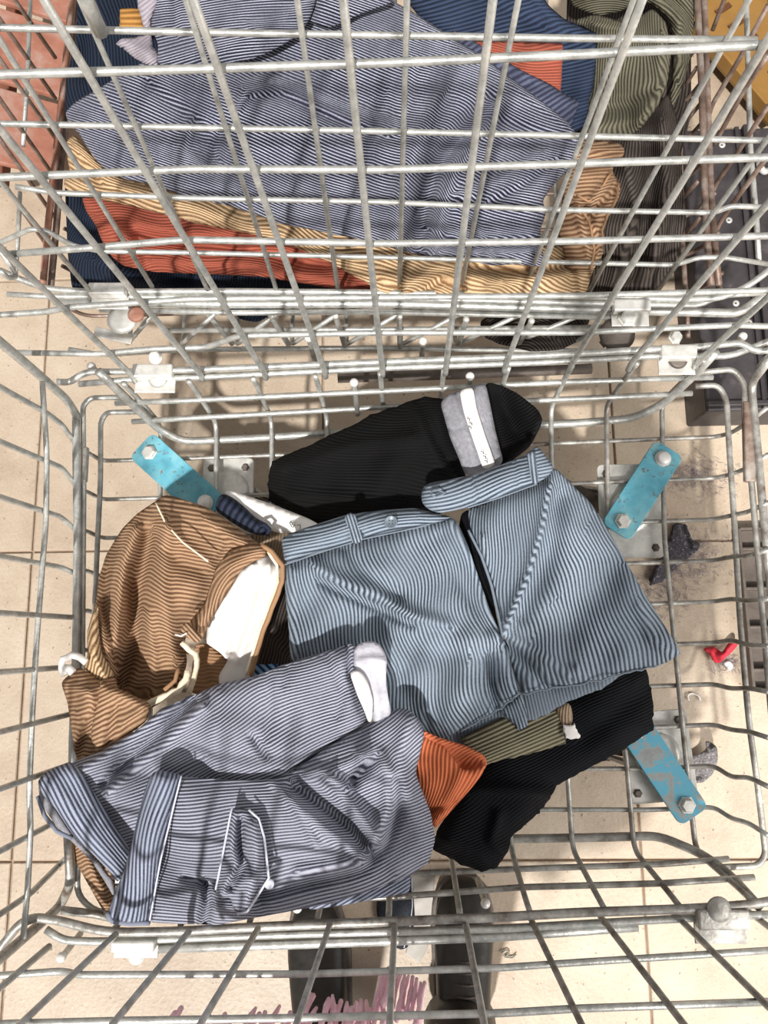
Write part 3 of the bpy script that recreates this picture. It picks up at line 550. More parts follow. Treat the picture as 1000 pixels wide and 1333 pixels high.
cloth('lining_panel', t, [(290, 640), (300, 638), (351, 655), (402, 675), (418, 684), (400, 692), (362, 694), (335, 684), (308, 660)], .295, WHITE, [([(320, 655), (370, 672)], .003, 8)], ('lin', 0), .004, 6, .001)
for ln in ([(377, 680), (380, 686)], [(377, 680), (381, 679), (380, 683), (384, 683), (381, 687)], [(387, 684), (391, 683), (391, 689)]): seam('ink_mark', t, ln, .2985, .0007, INK)
t = thing('navy_cuff', 'ribbed navy cuff curling over the white pocket lining', 'cuff', P(315, 668, .2))
cloth('cuff_panel', t, [(279, 663), (283, 648), (290, 641), (305, 649), (321, 662), (332, 674), (347, 681), (353, 688), (350, 696), (338, 698), (322, 692), (301, 680)], [(285, 650, .31), (345, 688, .315), (310, 670, .312)], C_NAVYR, [([(290, 650), (312, 668), (345, 690)], .006, 9)], ('lin', 35), .012, 7, .002)
tube('cuff_hem', [P(338, 684, .318), P(345, 683, .324), P(351, 689, .322), P(348, 696, .315)], .003, C_NAVYR, t, 0)

# caramel trousers
t = thing('caramel_trousers', 'rumpled caramel corduroy trousers with white lined waist at the left', 'trousers', P(230, 780, .2))
ZT = [(203, 660, .33), (150, 720, .31), (130, 860, .31), (240, 760, .345), (320, 700, .345), (360, 740, .34), (200, 880, .30), (110, 900, .33), (250, 850, .30), (120, 960, .30), (300, 880, .29)]
cloth('main_panel', t, [(203, 652), (213, 644), (230, 647), (271, 661), (298, 678), (329, 703), (341, 712), (322, 716), (300, 728), (286, 748), (276, 775), (262, 800), (246, 818), (240, 836), (244, 862), (236, 892), (200, 920), (165, 945), (140, 930), (118, 862), (113, 824), (125, 782), (128, 756), (138, 722), (159, 688), (179, 668)],
      ZT, C_TAN, [([(176, 690), (160, 732), (154, 785), (147, 840)], .018, 9), ([(196, 700), (182, 770), (178, 830), (160, 890)], -.026, 12, .2), ([(216, 690), (208, 770), (225, 850)], .016, 15), ([(203, 656), (222, 690), (245, 712), (271, 730)], .006, 5), ([(215, 715), (240, 735), (262, 742)], -.006, 10), ([(285, 690), (300, 705), (285, 735)], -.006, 6),
       ([(268, 675), (290, 692), (318, 706)], .007, 7), ([(128, 790), (140, 850), (150, 880)], .016, 7), ([(140, 745), (138, 800), (150, 860)], -.010, 6), ([(190, 800), (200, 850), (196, 900)], .012, 9), ([(175, 905), (220, 900), (238, 880)], -.018, 12), ([(160, 830), (172, 800), (168, 760)], -.008, 6)], ('lin', 102), .022, 13, .004, step=4)
cloth('waistband', t, [(346, 712), (335, 706), (318, 709), (298, 718), (282, 736), (274, 762), (266, 786), (246, 810), (250, 826), (264, 832), (272, 812), (286, 788), (300, 766), (311, 746), (326, 733), (350, 724)], [(340, 715, .352), (282, 750, .357), (255, 820, .343), (300, 730, .36)], C_TAN, [([(340, 716), (300, 738), (276, 790), (256, 822)], .007, 8)], ('arc', 345, 810, 60), .012, 6, .002, step=4)
cloth('waist_lining', t, [(345, 722), (354, 727), (369, 742), (367, 758), (355, 790), (342, 825), (325, 884), (286, 896), (284, 880), (298, 858), (268, 836), (271, 806), (285, 787), (298, 766), (311, 744), (326, 733)], [(340, 740, .338), (290, 810, .325), (330, 870, .31), (352, 780, .335), (290, 880, .30)], WHITE, [([(338, 738), (322, 790), (302, 850)], -.012, 6), ([(350, 735), (335, 790), (310, 860)], .006, 5), ([(268, 836), (298, 858)], .006, 4), ([(330, 738), (345, 738)], .008, 5)], ('lin', 0), .006, 6, .003, label='white cotton waist lining', step=4)
cloth('inside_leg', t, [(254, 838), (270, 838), (298, 858), (286, 896), (255, 905), (246, 900), (250, 870)], .297, C_TANP, [([(262, 850), (272, 890)], -.006, 8)], ('lin', 90), .004, 8, .001)
seam('waist_edge', t, [(341, 710), (354, 718), (368, 737), (367, 758), (354, 792), (342, 824), (326, 880)], [(350, 718, .352), (366, 745, .35), (330, 870, .322)], .0035, C_TANP, wob=.3)
seam('piping', t, [(349, 718), (361, 736), (362, 758), (350, 790), (337, 824), (320, 880)], [(350, 718, .350), (362, 745, .347), (325, 870, .32)], .0024, CREAM)
seam('dart_seam', t, [(203, 655), (216, 682), (238, 706), (262, 724), (271, 731)], [(203, 655, .340), (216, 682, .350), (238, 706, .364), (271, 731, .366)], .0013, CREAM)
seam('piping', t, [(237, 836), (246, 846), (254, 852), (256, 868), (252, 886), (246, 902)], [(240, 838, .335), (255, 860, .32), (248, 902, .325)], .0042, CREAM, wob=.6)
seam('piping', t, [(244, 872), (242, 884), (232, 898), (212, 908), (192, 917), (178, 930), (168, 942)], [(244, 872, .335), (212, 908, .338), (168, 940, .335)], .0050, CREAM, wob=.6)
seam('piping', t, [(232, 870), (228, 886), (214, 898)], .335, .003, C_TANP)
cloth('belt_loop', t, [(238, 812), (244, 809), (264, 830), (258, 838), (232, 824)], .366, C_TAN, [], ('lin', -45), .003, 3, 0, step=3)
seam('thread', t, [(228, 826), (236, 828), (243, 824)], .37, .0012, WHITE)
cloth('side_flap', t, [(113, 824), (120, 800), (127, 785), (128, 812), (132, 850), (150, 880), (128, 892), (108, 868), (114, 855)], [(118, 800, .335), (120, 880, .35)], C_TANF, [([(124, 805), (122, 850), (135, 880)], .009, 6)], ('lin', 20), .008, 6, .002, step=4)
cloth('hem_flap', t, [(79, 888), (95, 874), (104, 868), (128, 884), (150, 880), (156, 905), (160, 930), (140, 975), (118, 985), (103, 1002), (97, 975), (92, 945), (88, 915)], [(85, 890, .345), (110, 900, .365), (150, 900, .35), (110, 980, .33)], C_TAN, [([(84, 892), (112, 900), (140, 890)], .006, 7), ([(128, 925), (108, 960), (100, 990)], -.014, 7), ([(118, 905), (126, 940)], .009, 8), ([(98, 930), (100, 990)], .006, 6)], ('lin', 84), .012, 7, .003, step=4)
cloth('hem_flap', t, [(128, 884), (152, 895), (197, 916), (192, 938), (170, 955), (150, 975), (128, 985), (118, 960), (124, 920)], [(130, 890, .37), (190, 915, .365), (150, 970, .35)], C_TAN, [([(150, 900), (195, 920)], .006, 6), ([(150, 925), (140, 975)], -.008, 7), ([(165, 940), (185, 925)], .006, 7)], ('lin', 68), .012, 7, .003, step=4, label='turned-up hem end catching the light')
cloth('trouser_leg', t, [(84, 1080), (100, 1070), (130, 1100), (150, 1130), (150, 1180), (138, 1192), (124, 1168), (104, 1132), (92, 1108)], .30, C_TAN, [([(100, 1080), (120, 1130), (140, 1185)], .008, 7), ([(112, 1085), (135, 1140)], -.008, 6)], ('lin', 70), .014, 8, .003)
seam('lining_curl', t, [(84, 880), (80, 870), (82, 858), (94, 853), (106, 856), (112, 862)], .352, .0050, WHITE, wob=.5, label='white lining edge curling out'); seam('lining_curl', t, [(84, 872), (90, 870), (95, 876)], .352, .0058, WHITE)

# blue-grey cut-off shorts
t = thing('blue_grey_shorts', 'blue-grey wide-wale corduroy cut-off shorts spread open in the middle of the pile', 'shorts', P(620, 780, .2))
cloth('back_panel', t, [(560, 940), (586, 945), (640, 915), (690, 890), (768, 875), (800, 872), (808, 880), (784, 897), (744, 912), (700, 936), (676, 952), (650, 965), (626, 978), (600, 972), (580, 962)], .312, C_SHORTB, [([(651, 923), (676, 950)], .004, 4)], ('lin', -14), .006, 8, .002, fray=.7, label='back of the shorts legs, raw hems showing')
cloth('hem_gusset', t, [(651, 924), (664, 912), (678, 902), (685, 925), (688, 944), (676, 950)], .322, C_SHORT, [], ('lin', -24), .003, 5, .001, fray=.6)
cloth('front_panel', t, [(371, 733), (420, 716), (472, 701), (520, 690), (556, 681), (590, 673), (598, 684), (610, 712), (622, 748), (636, 788), (652, 826), (662, 845), (666, 868), (679, 903), (651, 923), (618, 940), (586, 957), (560, 968), (500, 940), (440, 880), (378, 860), (376, 820), (371, 770)],
      [(400, 740, .345), (560, 700, .355), (640, 800, .345), (500, 850, .35), (600, 900, .345), (400, 850, .335), (660, 900, .34)], C_SHORT, [([(412, 740), (440, 758), (490, 776), (535, 802), (580, 815)], .011, 9, -.3), ([(418, 756), (450, 772), (500, 795), (535, 812)], -.010, 7), ([(450, 715), (470, 742), (520, 775)], -.006, 8), ([(590, 680), (616, 730), (640, 800), (652, 828)], .012, 10), ([(574, 700), (600, 760), (636, 815)], -.006, 9),
       ([(637, 858), (638, 890), (644, 920)], -.014, 8), ([(655, 850), (662, 880), (668, 905)], .006, 7), ([(610, 870), (606, 910), (596, 945)], .010, 20), ([(520, 880), (540, 930)], -.006, 12), ([(380, 745), (382, 800), (386, 850)], .006, 8), ([(500, 790), (560, 830), (640, 838)], .008, 16), ([(555, 930), (562, 965)], -.005, 5)], ('lin', -13), .014, 9, .005, step=4, fray=.0)
cloth('front_panel', t, [(612, 688), (609, 662), (650, 646), (699, 628), (722, 608), (729, 614), (748, 634), (768, 653), (786, 680), (810, 722), (834, 764), (864, 812), (879, 836), (887, 850), (868, 863), (840, 870), (812, 877), (780, 886), (740, 894), (699, 900), (679, 903), (670, 880), (662, 850), (655, 830), (650, 790), (640, 760), (626, 722)],
      [(620, 670, .36), (700, 640, .365), (770, 670, .345), (660, 820, .352), (800, 780, .342), (870, 850, .325), (700, 890, .335), (760, 860, .34)], C_SHORT, [([(716, 636), (706, 690), (688, 750), (668, 796), (656, 826)], .017, 6, .35), ([(726, 650), (722, 700), (706, 750), (680, 800)], -.009, 13), ([(628, 700), (636, 740), (652, 812)], .006, 6), ([(760, 700), (740, 760), (700, 820)], .006, 20), ([(800, 735), (770, 740), (735, 770)], -.008, 22), ([(660, 838), (690, 870), (715, 900)], -.009, 7), ([(664, 832), (700, 848), (740, 880)], .006, 8), ([(835, 790), (850, 830), (880, 855)], .006, 9), ([(750, 870), (762, 888)], .004, 6)], ('fan', 640, 330, 430), .014, 9, .005, step=4)
for ln in ([(679, 903), (720, 897), (768, 888), (812, 877), (850, 868), (886, 849)], [(600, 951), (640, 930), (679, 903)]): seam('raw_hem', t, ln, [(679, 903, .333), (886, 849, .312), (760, 888, .330), (600, 951, .337)], .0013, C_SHORTB, wob=.9)
cloth('fly_shield', t, [(600, 668), (612, 662), (626, 720), (640, 770), (651, 826), (645, 820), (628, 792), (606, 740), (596, 700)], .331, C_NAVY, [([(612, 690), (622, 760), (640, 810)], .006, 5)], ('lin', -8), .004, 5, .001)  # navy-black colour stands in for the shade inside the open fly
seam('fly_edge', t, [(610, 690), (627, 724), (640, 762), (650, 806), (655, 828)], [(610, 690, .356), (640, 762, .352), (655, 828, .352)], .0020, C_SHORT)
cloth('waistband', t, [(366, 700), (386, 691), (413, 682), (451, 670), (497, 664), (540, 661), (560, 666), (592, 674), (556, 684), (520, 690), (472, 702), (420, 718), (371, 735)], [(370, 720, .352), (470, 685, .366), (560, 675, .362)], C_SHORT, [([(370, 716), (450, 688), (540, 672)], .004, 10)], ('lin', 78), .012, 6, .001, step=4)
cloth('waistband', t, [(548, 646), (549, 637), (555, 630), (574, 626), (616, 618), (650, 606), (682, 593), (700, 579), (708, 590), (722, 608), (716, 618), (699, 630), (650, 648), (609, 661), (575, 668), (560, 665), (550, 656)], [(552, 646, .375), (620, 638, .385), (700, 605, .378)], C_SHORT, [([(560, 648), (620, 638), (690, 612)], .003, 12), ([(615, 622), (620, 655)], -.003, 4), ([(672, 600), (676, 628)], -.003, 4)], ('lin', 74), .012, 6, .001, step=4, label='buttonhole end of the waistband')
cloth('belt_loop', t, [(448, 672), (455, 667), (462, 668), (474, 702), (466, 708), (459, 708)], .374, C_SHORT, [], ('lin', -18), .004, 3, 0, step=3)
cloth('belt_loop', t, [(685, 590), (696, 586), (702, 628), (694, 632), (691, 622)], .392, C_SHORT, [], ('lin', -12), .004, 3, 0, step=3)
bb = lathe('button', P(509, 680, .3705), [(.0085, 0), (.0092, .001), (.0092, .0028), (.0078, .0032), (.0072, .0024), (.001, .0022)], BTN, t)
for a, b in ((507, 678), (511, 678), (507, 682), (511, 682)): lathe('thread_hole', P(a, b, .3728), [(.0009, 0), (.0009, .0004)], INK, bb, 8)
seam('buttonhole', t, [(560, 644), (568, 647), (576, 644), (581, 640)], .388, .0011, C_SHORTB); seam('buttonhole', t, [(560, 641), (570, 638), (580, 642)], .388, .0009, C_SHORTB)
seam('waist_stitching', t, [(371, 735), (420, 718), (472, 702), (556, 684)], [(371, 735, .350), (472, 702, .359), (556, 684, .358)], .0011, C_SHORTB)
seam('waist_stitching', t, [(609, 661), (650, 648), (699, 630)], [(609, 661, .374), (699, 630, .374)], .0011, C_SHORTB)

# olive piece, tag, orange pocket
t = thing('olive_piece', 'olive wide-wale corduroy offcut poking out under the shorts hem', 'cloth', P(690, 960, .2))
cloth('olive_panel', t, [(600, 960), (650, 935), (700, 915), (727, 924), (732, 944), (737, 968), (690, 982), (650, 990), (630, 997), (610, 985)], [(630, 985, .325), (730, 945, .30)], C_OLIVE, [([(630, 990), (690, 960), (730, 935)], .004, 14)], ('lin', 66), .006, 6, .001, fray=.4)
t = thing('beige_offcut', 'small beige offcut with torn white tag beside the olive piece', 'cloth', P(740, 935, .2))
cloth('offcut', t, [(722, 920), (742, 913), (746, 930), (745, 946), (732, 946)], .305, C_TAUPE, [], ('lin', 10), .003, 4, .001)
cloth('tag', t, [(732, 943), (742, 944), (749, 942), (751, 950), (756, 960), (746, 962), (736, 961)], .309, WHITE, [], ('lin', 10), .002, 4, .001, fray=.6, step=3, label='torn white paper tag')
t = thing('orange_pocket', 'orange corduroy pocket piece with an open mouth, beside the slate trousers', 'cloth', P(590, 1010, .2))
cloth('inner_side', t, [(545, 948), (572, 960), (606, 970), (627, 981), (634, 993), (628, 1004), (600, 1006), (575, 990), (556, 970)], [(550, 950, .372), (600, 995, .342), (630, 988, .36)], C_ORANGEP, [([(600, 996), (622, 994)], -.010, 10), ([(575, 965), (626, 984)], .004, 5)], ('lin', 60), .003, 4, .001, step=4)
cloth('pocket_face', t, [(530, 960), (552, 949), (566, 960), (580, 974), (592, 990), (602, 1003), (620, 1001), (633, 995), (628, 1008), (614, 1026), (598, 1044), (582, 1062), (566, 1080), (555, 1050), (535, 1010)], [(550, 960, .372), (600, 1010, .372), (570, 1070, .345), (625, 1005, .37), (560, 1020, .378)], C_ORANGE, [([(602, 1003), (585, 1040), (566, 1072)], .006, 8), ([(565, 1055), (590, 1045)], -.007, 5), ([(563, 1068), (580, 1058)], .005, 4)], ('fan', 520, 1180, 180), .010, 7, .002, step=4)

# slate trousers
t = thing('slate_trousers', 'slate-grey corduroy trousers with turned-up cuffs and a pocket flap, front left of the pile', 'trousers', P(320, 1060, .2))
cloth('under_panel', t, [(420, 1150), (480, 1140), (535, 1125), (534, 1162), (500, 1168), (450, 1178), (400, 1185)], .350, C_SLATE_D, [], ('lin', 60), .006, 8, .001)
cloth('upper_leg', t, [(80, 1000), (95, 992), (135, 976), (158, 962), (180, 949), (210, 922), (255, 904), (285, 890), (330, 881), (369, 865), (410, 852), (460, 837), (463, 852), (458, 885), (470, 912), (484, 946), (440, 990), (400, 1030), (340, 1050), (240, 1040), (200, 1060), (176, 1110), (160, 1125), (120, 1070)],
      [(100, 1000, .365), (160, 1090, .35), (200, 960, .36), (300, 940, .40), (440, 870, .405), (380, 980, .392), (250, 1020, .37)], C_SLATE, [([(252, 912), (198, 962), (174, 984), (135, 1022)], -.012, 6), ([(262, 920), (212, 972), (186, 992), (145, 1030)], .012, 9), ([(230, 912), (180, 952), (110, 1000)], .010, 9), ([(350, 880), (352, 920), (346, 960)], -.004, 8), ([(330, 960), (346, 984)], -.008, 6), ([(430, 858), (446, 900), (440, 930)], -.004, 7), ([(452, 842), (456, 880)], -.008, 4), ([(375, 870), (370, 890)], -.004, 6), ([(388, 1000), (430, 975), (480, 948)], -.012, 10), ([(160, 1000), (230, 1010), (260, 990)], -.006, 12), ([(284, 905), (276, 960), (285, 1000)], .004, 10)], ('lin', 64), .016, 10, .004, step=4)
cloth('cuff', t, [(48, 1018), (58, 1006), (69, 1000), (93, 991), (108, 1006), (120, 1028), (141, 1060), (160, 1090), (172, 1112), (160, 1140), (153, 1150), (140, 1132), (120, 1111), (104, 1098), (90, 1080), (72, 1052), (56, 1036)], [(60, 1010, .378), (100, 1010, .390), (120, 1070, .388), (160, 1130, .372)], C_SLATE_D, [([(66, 1020), (100, 1062), (150, 1130)], .006, 12)], ('lin', -36), .014, 6, .001, step=4)
cloth('cuff_lining', t, [(49, 1022), (60, 1032), (80, 1064), (97, 1090), (118, 1112), (148, 1146), (148, 1168), (138, 1150), (120, 1122), (92, 1094), (78, 1082), (60, 1056), (52, 1040)], [(52, 1040, .35), (92, 1092, .348), (146, 1160, .35)], GREYW, [], ('lin', 0), .004, 4, .001, step=4, label='pale inside of the cuff')
seam('cuff_hem', t, [(49, 1036), (58, 1062), (74, 1082), (94, 1091)], .345, .0032, C_SLATE_D)
cloth('lower_leg', t, [(215, 1015), (237, 1011), (285, 1014), (325, 1016), (355, 1014), (386, 1003), (414, 981), (440, 965), (467, 950), (500, 930), (520, 921), (534, 924), (547, 939), (553, 956), (546, 985), (541, 1006), (550, 1030), (561, 1058), (567, 1093), (558, 1124), (530, 1142), (480, 1160), (425, 1177), (369, 1188), (325, 1196), (285, 1204), (240, 1203), (195, 1201), (190, 1140), (205, 1060)],
      [(220, 1100, .385), (300, 1040, .41), (400, 1050, .42), (480, 1080, .415), (530, 950, .41), (550, 1080, .385), (300, 1190, .385), (450, 1160, .375), (540, 1120, .375)], C_SLATE, [([(386, 1022), (425, 1050), (460, 1078), (480, 1104)], -.024, 9, .15), ([(430, 1016), (468, 1060), (490, 1092)], .014, 9), ([(380, 1040), (420, 1078), (470, 1112)], .010, 9), ([(458, 1018), (474, 998), (488, 985)], -.016, 8), ([(470, 980), (495, 984), (508, 1010), (508, 1048), (492, 1090), (470, 1122), (430, 1130), (392, 1134)], .011, 9), ([(512, 1020), (516, 1060), (500, 1100), (470, 1132), (400, 1150), (340, 1165)], -.010, 9), ([(430, 1012), (455, 1024)], .012, 6),
       ([(355, 1018), (380, 1040), (392, 1064), (412, 1098)], .007, 6), ([(535, 935), (520, 980), (526, 1030)], .008, 10), ([(400, 1008), (440, 1000), (470, 986)], .008, 7), ([(268, 1150), (272, 1175), (266, 1204)], -.018, 7), ([(240, 1142), (270, 1150), (300, 1140)], -.009, 6), ([(285, 1180), (320, 1188)], .006, 8), ([(240, 1010), (300, 1008), (350, 1014)], .006, 9), ([(530, 1040), (545, 1090), (520, 1130)], .004, 14), ([(350, 1140), (330, 1170), (345, 1190)], -.004, 8)], ('arc', 270, 540, 600), .018, 10, .004, step=4)
cloth('cuff', t, [(196, 1008), (204, 1002), (237, 1008), (233, 1025), (226, 1050), (216, 1090), (209, 1120), (202, 1160), (194, 1200), (170, 1201), (144, 1199), (140, 1190), (150, 1160), (162, 1132), (172, 1095), (180, 1060), (188, 1030)], [(215, 1010, .412), (190, 1100, .416), (165, 1195, .395)], C_SLATE_D, [([(216, 1012), (196, 1090), (168, 1195)], .006, 14)], ('lin', 12), .015, 6, .001, step=4)
seam('cuff_hem', t, [(140, 1188), (146, 1199), (170, 1202), (195, 1201)], .385, .0036, C_SLATE_D)
seam('stitching', t, [(236, 1010), (226, 1050), (209, 1120), (195, 1198)], [(236, 1010, .408), (209, 1120, .412), (195, 1198, .392)], .0012, SEAM)
cloth('pocket_flap', t, [(302, 1052), (312, 1051), (324, 1054), (337, 1066), (342, 1082), (346, 1105), (350, 1143), (338, 1165), (322, 1186), (308, 1190), (303, 1180), (300, 1168), (286, 1170), (280, 1160), (284, 1138), (290, 1115), (296, 1082)], [(310, 1060, .430), (335, 1100, .440), (300, 1130, .428), (320, 1180, .42)], C_SLATE, [([(304, 1060), (302, 1100), (308, 1125), (292, 1160)], .008, 6), ([(314, 1070), (312, 1105), (318, 1125), (300, 1155)], -.013, 6), ([(330, 1075), (335, 1120), (325, 1160)], .006, 9), ([(305, 1150), (335, 1140)], .003, 6)], ('lin', 95), .010, 5, .001, step=3)
seam('flap_stitching', t, [(302, 1052), (296, 1082), (289, 1118), (281, 1158)], [(302, 1052, .430), (289, 1118, .424), (281, 1158, .418)], .0015, SEAM)
seam('flap_stitching', t, [(324, 1054), (337, 1066), (344, 1090), (350, 1143), (322, 1187), (309, 1190)], [(324, 1054, .430), (346, 1105, .435), (350, 1143, .430), (310, 1190, .414)], .0015, SEAM)
lathe('flap_button', P(351, 1150, .424), [(.004, 0), (.006, .001), (.006, .003), (.003, .004)], SEAM, t)
cloth('waist_pocket', t, [(460, 848), (464, 840), (474, 835), (486, 834), (496, 840), (504, 856), (502, 890), (506, 910), (510, 930), (488, 943), (476, 910), (462, 885)], [(480, 840, .398), (490, 900, .392)], mottled('pale_grey_facing', [(.3, '#a19fa8'), (.7, '#c6c4cc')], 60, .9, 0, .0008), [([(462, 862), (485, 858), (503, 862)], .005, 5), ([(495, 880), (500, 925)], -.004, 5)], ('lin', 80), .006, 6, .002, step=4, label='pale grey facing at the waist')
cloth('pocket_lining', t, [(455, 876), (462, 871), (472, 876), (480, 890), (486, 912), (484, 940), (480, 942), (474, 925), (465, 905)], .405, WHITE, [], ('lin', 0), .003, 4, .001, step=4, label='white pocket lining')

# ------------------------------------------------------------------ stack in the far cart
def one(name, label, cat, grp=None, loc=(400, 200)): return thing(name, label, cat, P(loc[0], loc[1], .2), grp)
t = one('dark_blue_trousers', 'dark blue corduroy trousers at the very bottom left of the far stack', 'trousers', loc=(200, 340))
cloth('lower_panel', t, [(84, 230), (115, 255), (150, 300), (300, 340), (445, 372), (442, 392), (380, 396), (335, 420), (312, 416), (296, 398), (280, 380), (200, 376), (150, 380), (94, 378), (88, 330)], [(100, 300, .285), (400, 380, .26), (320, 410, .25)], C_DKBLUE, [([(130, 340), (200, 365)], .015, 14), ([(290, 370), (340, 385), (400, 380)], .01, 9), ([(110, 290), (180, 345), (240, 360)], -.014, 12)], ('lin', 15), .014, 12, .005)
cloth('upper_panel', t, [(98, 60), (105, -60), (230, -60), (220, 60), (150, 130), (84, 150), (86, 100)], .36, C_DKBLUE, [([(120, -20), (110, 90)], -.012, 12)], ('lin', -12), .012, 12, .004)
t = one('rust_trousers', 'rust-red corduroy trousers folded beneath the golden tan pair', 'trousers', loc=(330, 330))
cloth('folded_panel', t, [(106, 256), (150, 258), (300, 285), (520, 345), (560, 386), (495, 384), (455, 379), (400, 370), (340, 360), (300, 358), (240, 356), (200, 354), (160, 346), (145, 334), (132, 312), (124, 292), (112, 275)], [(130, 280, .33), (300, 330, .32), (500, 370, .31)], C_RUST, [([(130, 285), (165, 305), (180, 345)], .010, 8), ([(180, 310), (300, 320), (420, 345)], -.010, 9), ([(200, 340), (320, 345), (460, 372)], .008, 7), ([(180, 290), (240, 305)], .008, 7)], ('lin', 96), .016, 10, .004, step=4)
t = one('tan_trousers', 'golden tan corduroy trousers folded under the striped pair', 'trousers', loc=(450, 330))
cloth('folded_panel', t, [(86, 185), (92, 176), (100, 177), (112, 192), (130, 214), (160, 230), (240, 250), (360, 270), (480, 290), (640, 320), (740, 320), (782, 300), (786, 330), (772, 352), (762, 386), (700, 388), (640, 386), (560, 382), (500, 382), (470, 364), (430, 342), (385, 322), (330, 305), (250, 290), (180, 270), (140, 262), (115, 254), (95, 252), (82, 243), (84, 232), (92, 226), (88, 208)], [(95, 200, .37), (200, 260, .375), (400, 320, .365), (600, 360, .36), (760, 350, .36)], C_TANF, [([(100, 190), (160, 240), (260, 275), (400, 322), (480, 360)], .012, 12), ([(90, 235), (120, 248), (150, 258)], .008, 6), ([(380, 320), (420, 335), (520, 375)], -.008, 6), ([(530, 372), (560, 352), (600, 350), (650, 365)], .012, 10), ([(560, 372), (575, 362), (600, 375)], -.012, 7), ([(600, 345), (680, 350), (760, 345)], -.012, 7), ([(640, 372), (700, 360), (770, 350)], .010, 9), ([(740, 330), (750, 380)], -.006, 5), ([(105, 205), (130, 235)], -.008, 6)], ('lin', 108), .016, 9, .004, step=4)
cloth('folded_end', t, [(738, 178), (770, 182), (800, 184), (812, 190), (814, 201), (802, 210), (796, 222), (808, 240), (806, 258), (792, 284), (785, 300), (786, 318), (772, 342), (770, 352), (740, 352), (726, 300), (735, 240)], [(750, 200, .40), (800, 200, .395), (800, 250, .385), (760, 330, .375)], C_TAN, [([(770, 190), (812, 196)], .012, 7), ([(760, 215), (800, 212)], -.014, 6), ([(752, 262), (768, 270), (780, 250), (798, 232)], .012, 6), ([(768, 284), (784, 262), (800, 248)], -.010, 5), ([(752, 275), (762, 310), (770, 340)], .010, 6), ([(760, 272), (776, 305), (780, 330)], -.010, 5)], ('lin', 84), .016, 7, .004, step=4)
seam('raw_edge', t, [(752, 254), (766, 262), (776, 258), (786, 240), (796, 224)], .405, .0018, C_TANP, wob=.5); seam('raw_edge', t, [(806, 238), (803, 258), (790, 282), (784, 300), (785, 318)], .395, .0018, C_TANP, wob=.5); seam('raw_edge', t, [(756, 270), (768, 290), (774, 326), (770, 350)], .392, .0018, C_TANP, wob=.5)
t = one('brown_trousers', 'dark brown corduroy trousers bunched at the right end of the far stack', 'trousers', loc=(840, 300))
cloth('bunched_panel', t, [(770, 180), (830, 165), (870, 120), (884, 160), (888, 220), (894, 290), (880, 340), (856, 384), (800, 388), (755, 388), (770, 300)], [(800, 200, .34), (870, 250, .30), (830, 370, .28)], C_BROWN, [([(862, 160), (868, 240), (850, 340)], .018, 9), ([(842, 190), (846, 260), (820, 360)], -.014, 9), ([(818, 220), (830, 280), (800, 370)], .014, 9), ([(880, 200), (886, 260), (870, 330)], -.010, 6)], ('fan', 880, -100, 400), .016, 9, .005)
cloth('base_panel', t, [(740, -70), (900, -70), (900, 150), (884, 210), (760, 215), (735, 120)], .255, C_BROWN, [([(860, 60), (880, 180)], .01, 12)], ('lin', 10), .012, 9, .003)
cloth('lower_fold', t, [(624, 418), (640, 410), (700, 408), (770, 410), (760, 440), (730, 456), (690, 458), (655, 448), (630, 440)], .245, C_BROWN, [([(640, 425), (680, 420), (720, 440)], .01, 8), ([(650, 440), (700, 432), (750, 425)], -.008, 6)], ('arc', 680, 470, 50), .010, 8, .003)
t = one('denim_blue_trousers', 'denim-blue corduroy trousers under the top right corner of the striped pair', 'trousers', loc=(690, 60))
cloth('blue_panel', t, [(480, -60), (690, -60), (712, 5), (735, 25), (778, 42), (776, 80), (772, 120), (765, 165), (740, 175), (690, 120), (620, 70), (560, 40)], [(600, 0, .40), (760, 100, .375)], C_DENIM, [([(700, 0), (735, 30), (775, 48)], .008, 8), ([(600, -20), (700, 30)], -.006, 12)], ('lin', 76), .014, 9, .003)
t = one('rust_patch', 'square rust-orange corduroy patch lying on the denim-blue trousers', 'patch', loc=(690, 85))
cloth('patch', t, [(590, 40), (620, 53), (680, 54), (733, 56), (732, 85), (730, 118), (700, 108), (660, 92), (630, 75)], .41, C_RUST, [([(620, 62), (730, 70)], .003, 8)], ('lin', 90), .004, 5, .001, fray=.3)
t = one('olive_trousers', 'dark olive corduroy trousers rolled at the top right of the far stack', 'trousers', loc=(830, 90))
cloth('rolled_panel', t, [(748, 26), (775, 18), (800, 25), (820, 30), (850, 10), (868, 30), (874, 70), (870, 105), (856, 140), (834, 168), (815, 180), (770, 186), (752, 180), (766, 140), (774, 90), (775, 50)], [(790, 50, .385), (860, 90, .36), (800, 170, .38)], C_OLIVEF, [([(862, 50), (862, 110), (835, 160)], .012, 9), ([(780, 140), (820, 135), (850, 120)], -.008, 10), ([(775, 30), (805, 35)], .010, 8), ([(775, 165), (830, 155)], .006, 10)], ('fan', 830, -300, 400), .018, 10, .004, step=4)
cloth('roll_top', t, [(730, -60), (880, -60), (905, 0), (900, 70), (886, 120), (872, 150), (874, 100), (880, 60), (868, 25), (850, 8), (830, 0), (810, 15), (780, 20), (745, 10)], [(780, -20, .34), (890, 50, .30)], C_OLIVEF, [([(760, -10), (840, -15), (885, 30), (882, 100)], .012, 9), ([(745, -30), (830, -40), (895, 20), (892, 80)], -.010, 7)], ('arc', 800, 80, 80), .012, 8, .004, step=4)
t = one('striped_trousers', 'navy and white striped needlecord trousers spread on top of the far stack', 'trousers', loc=(420, 180))
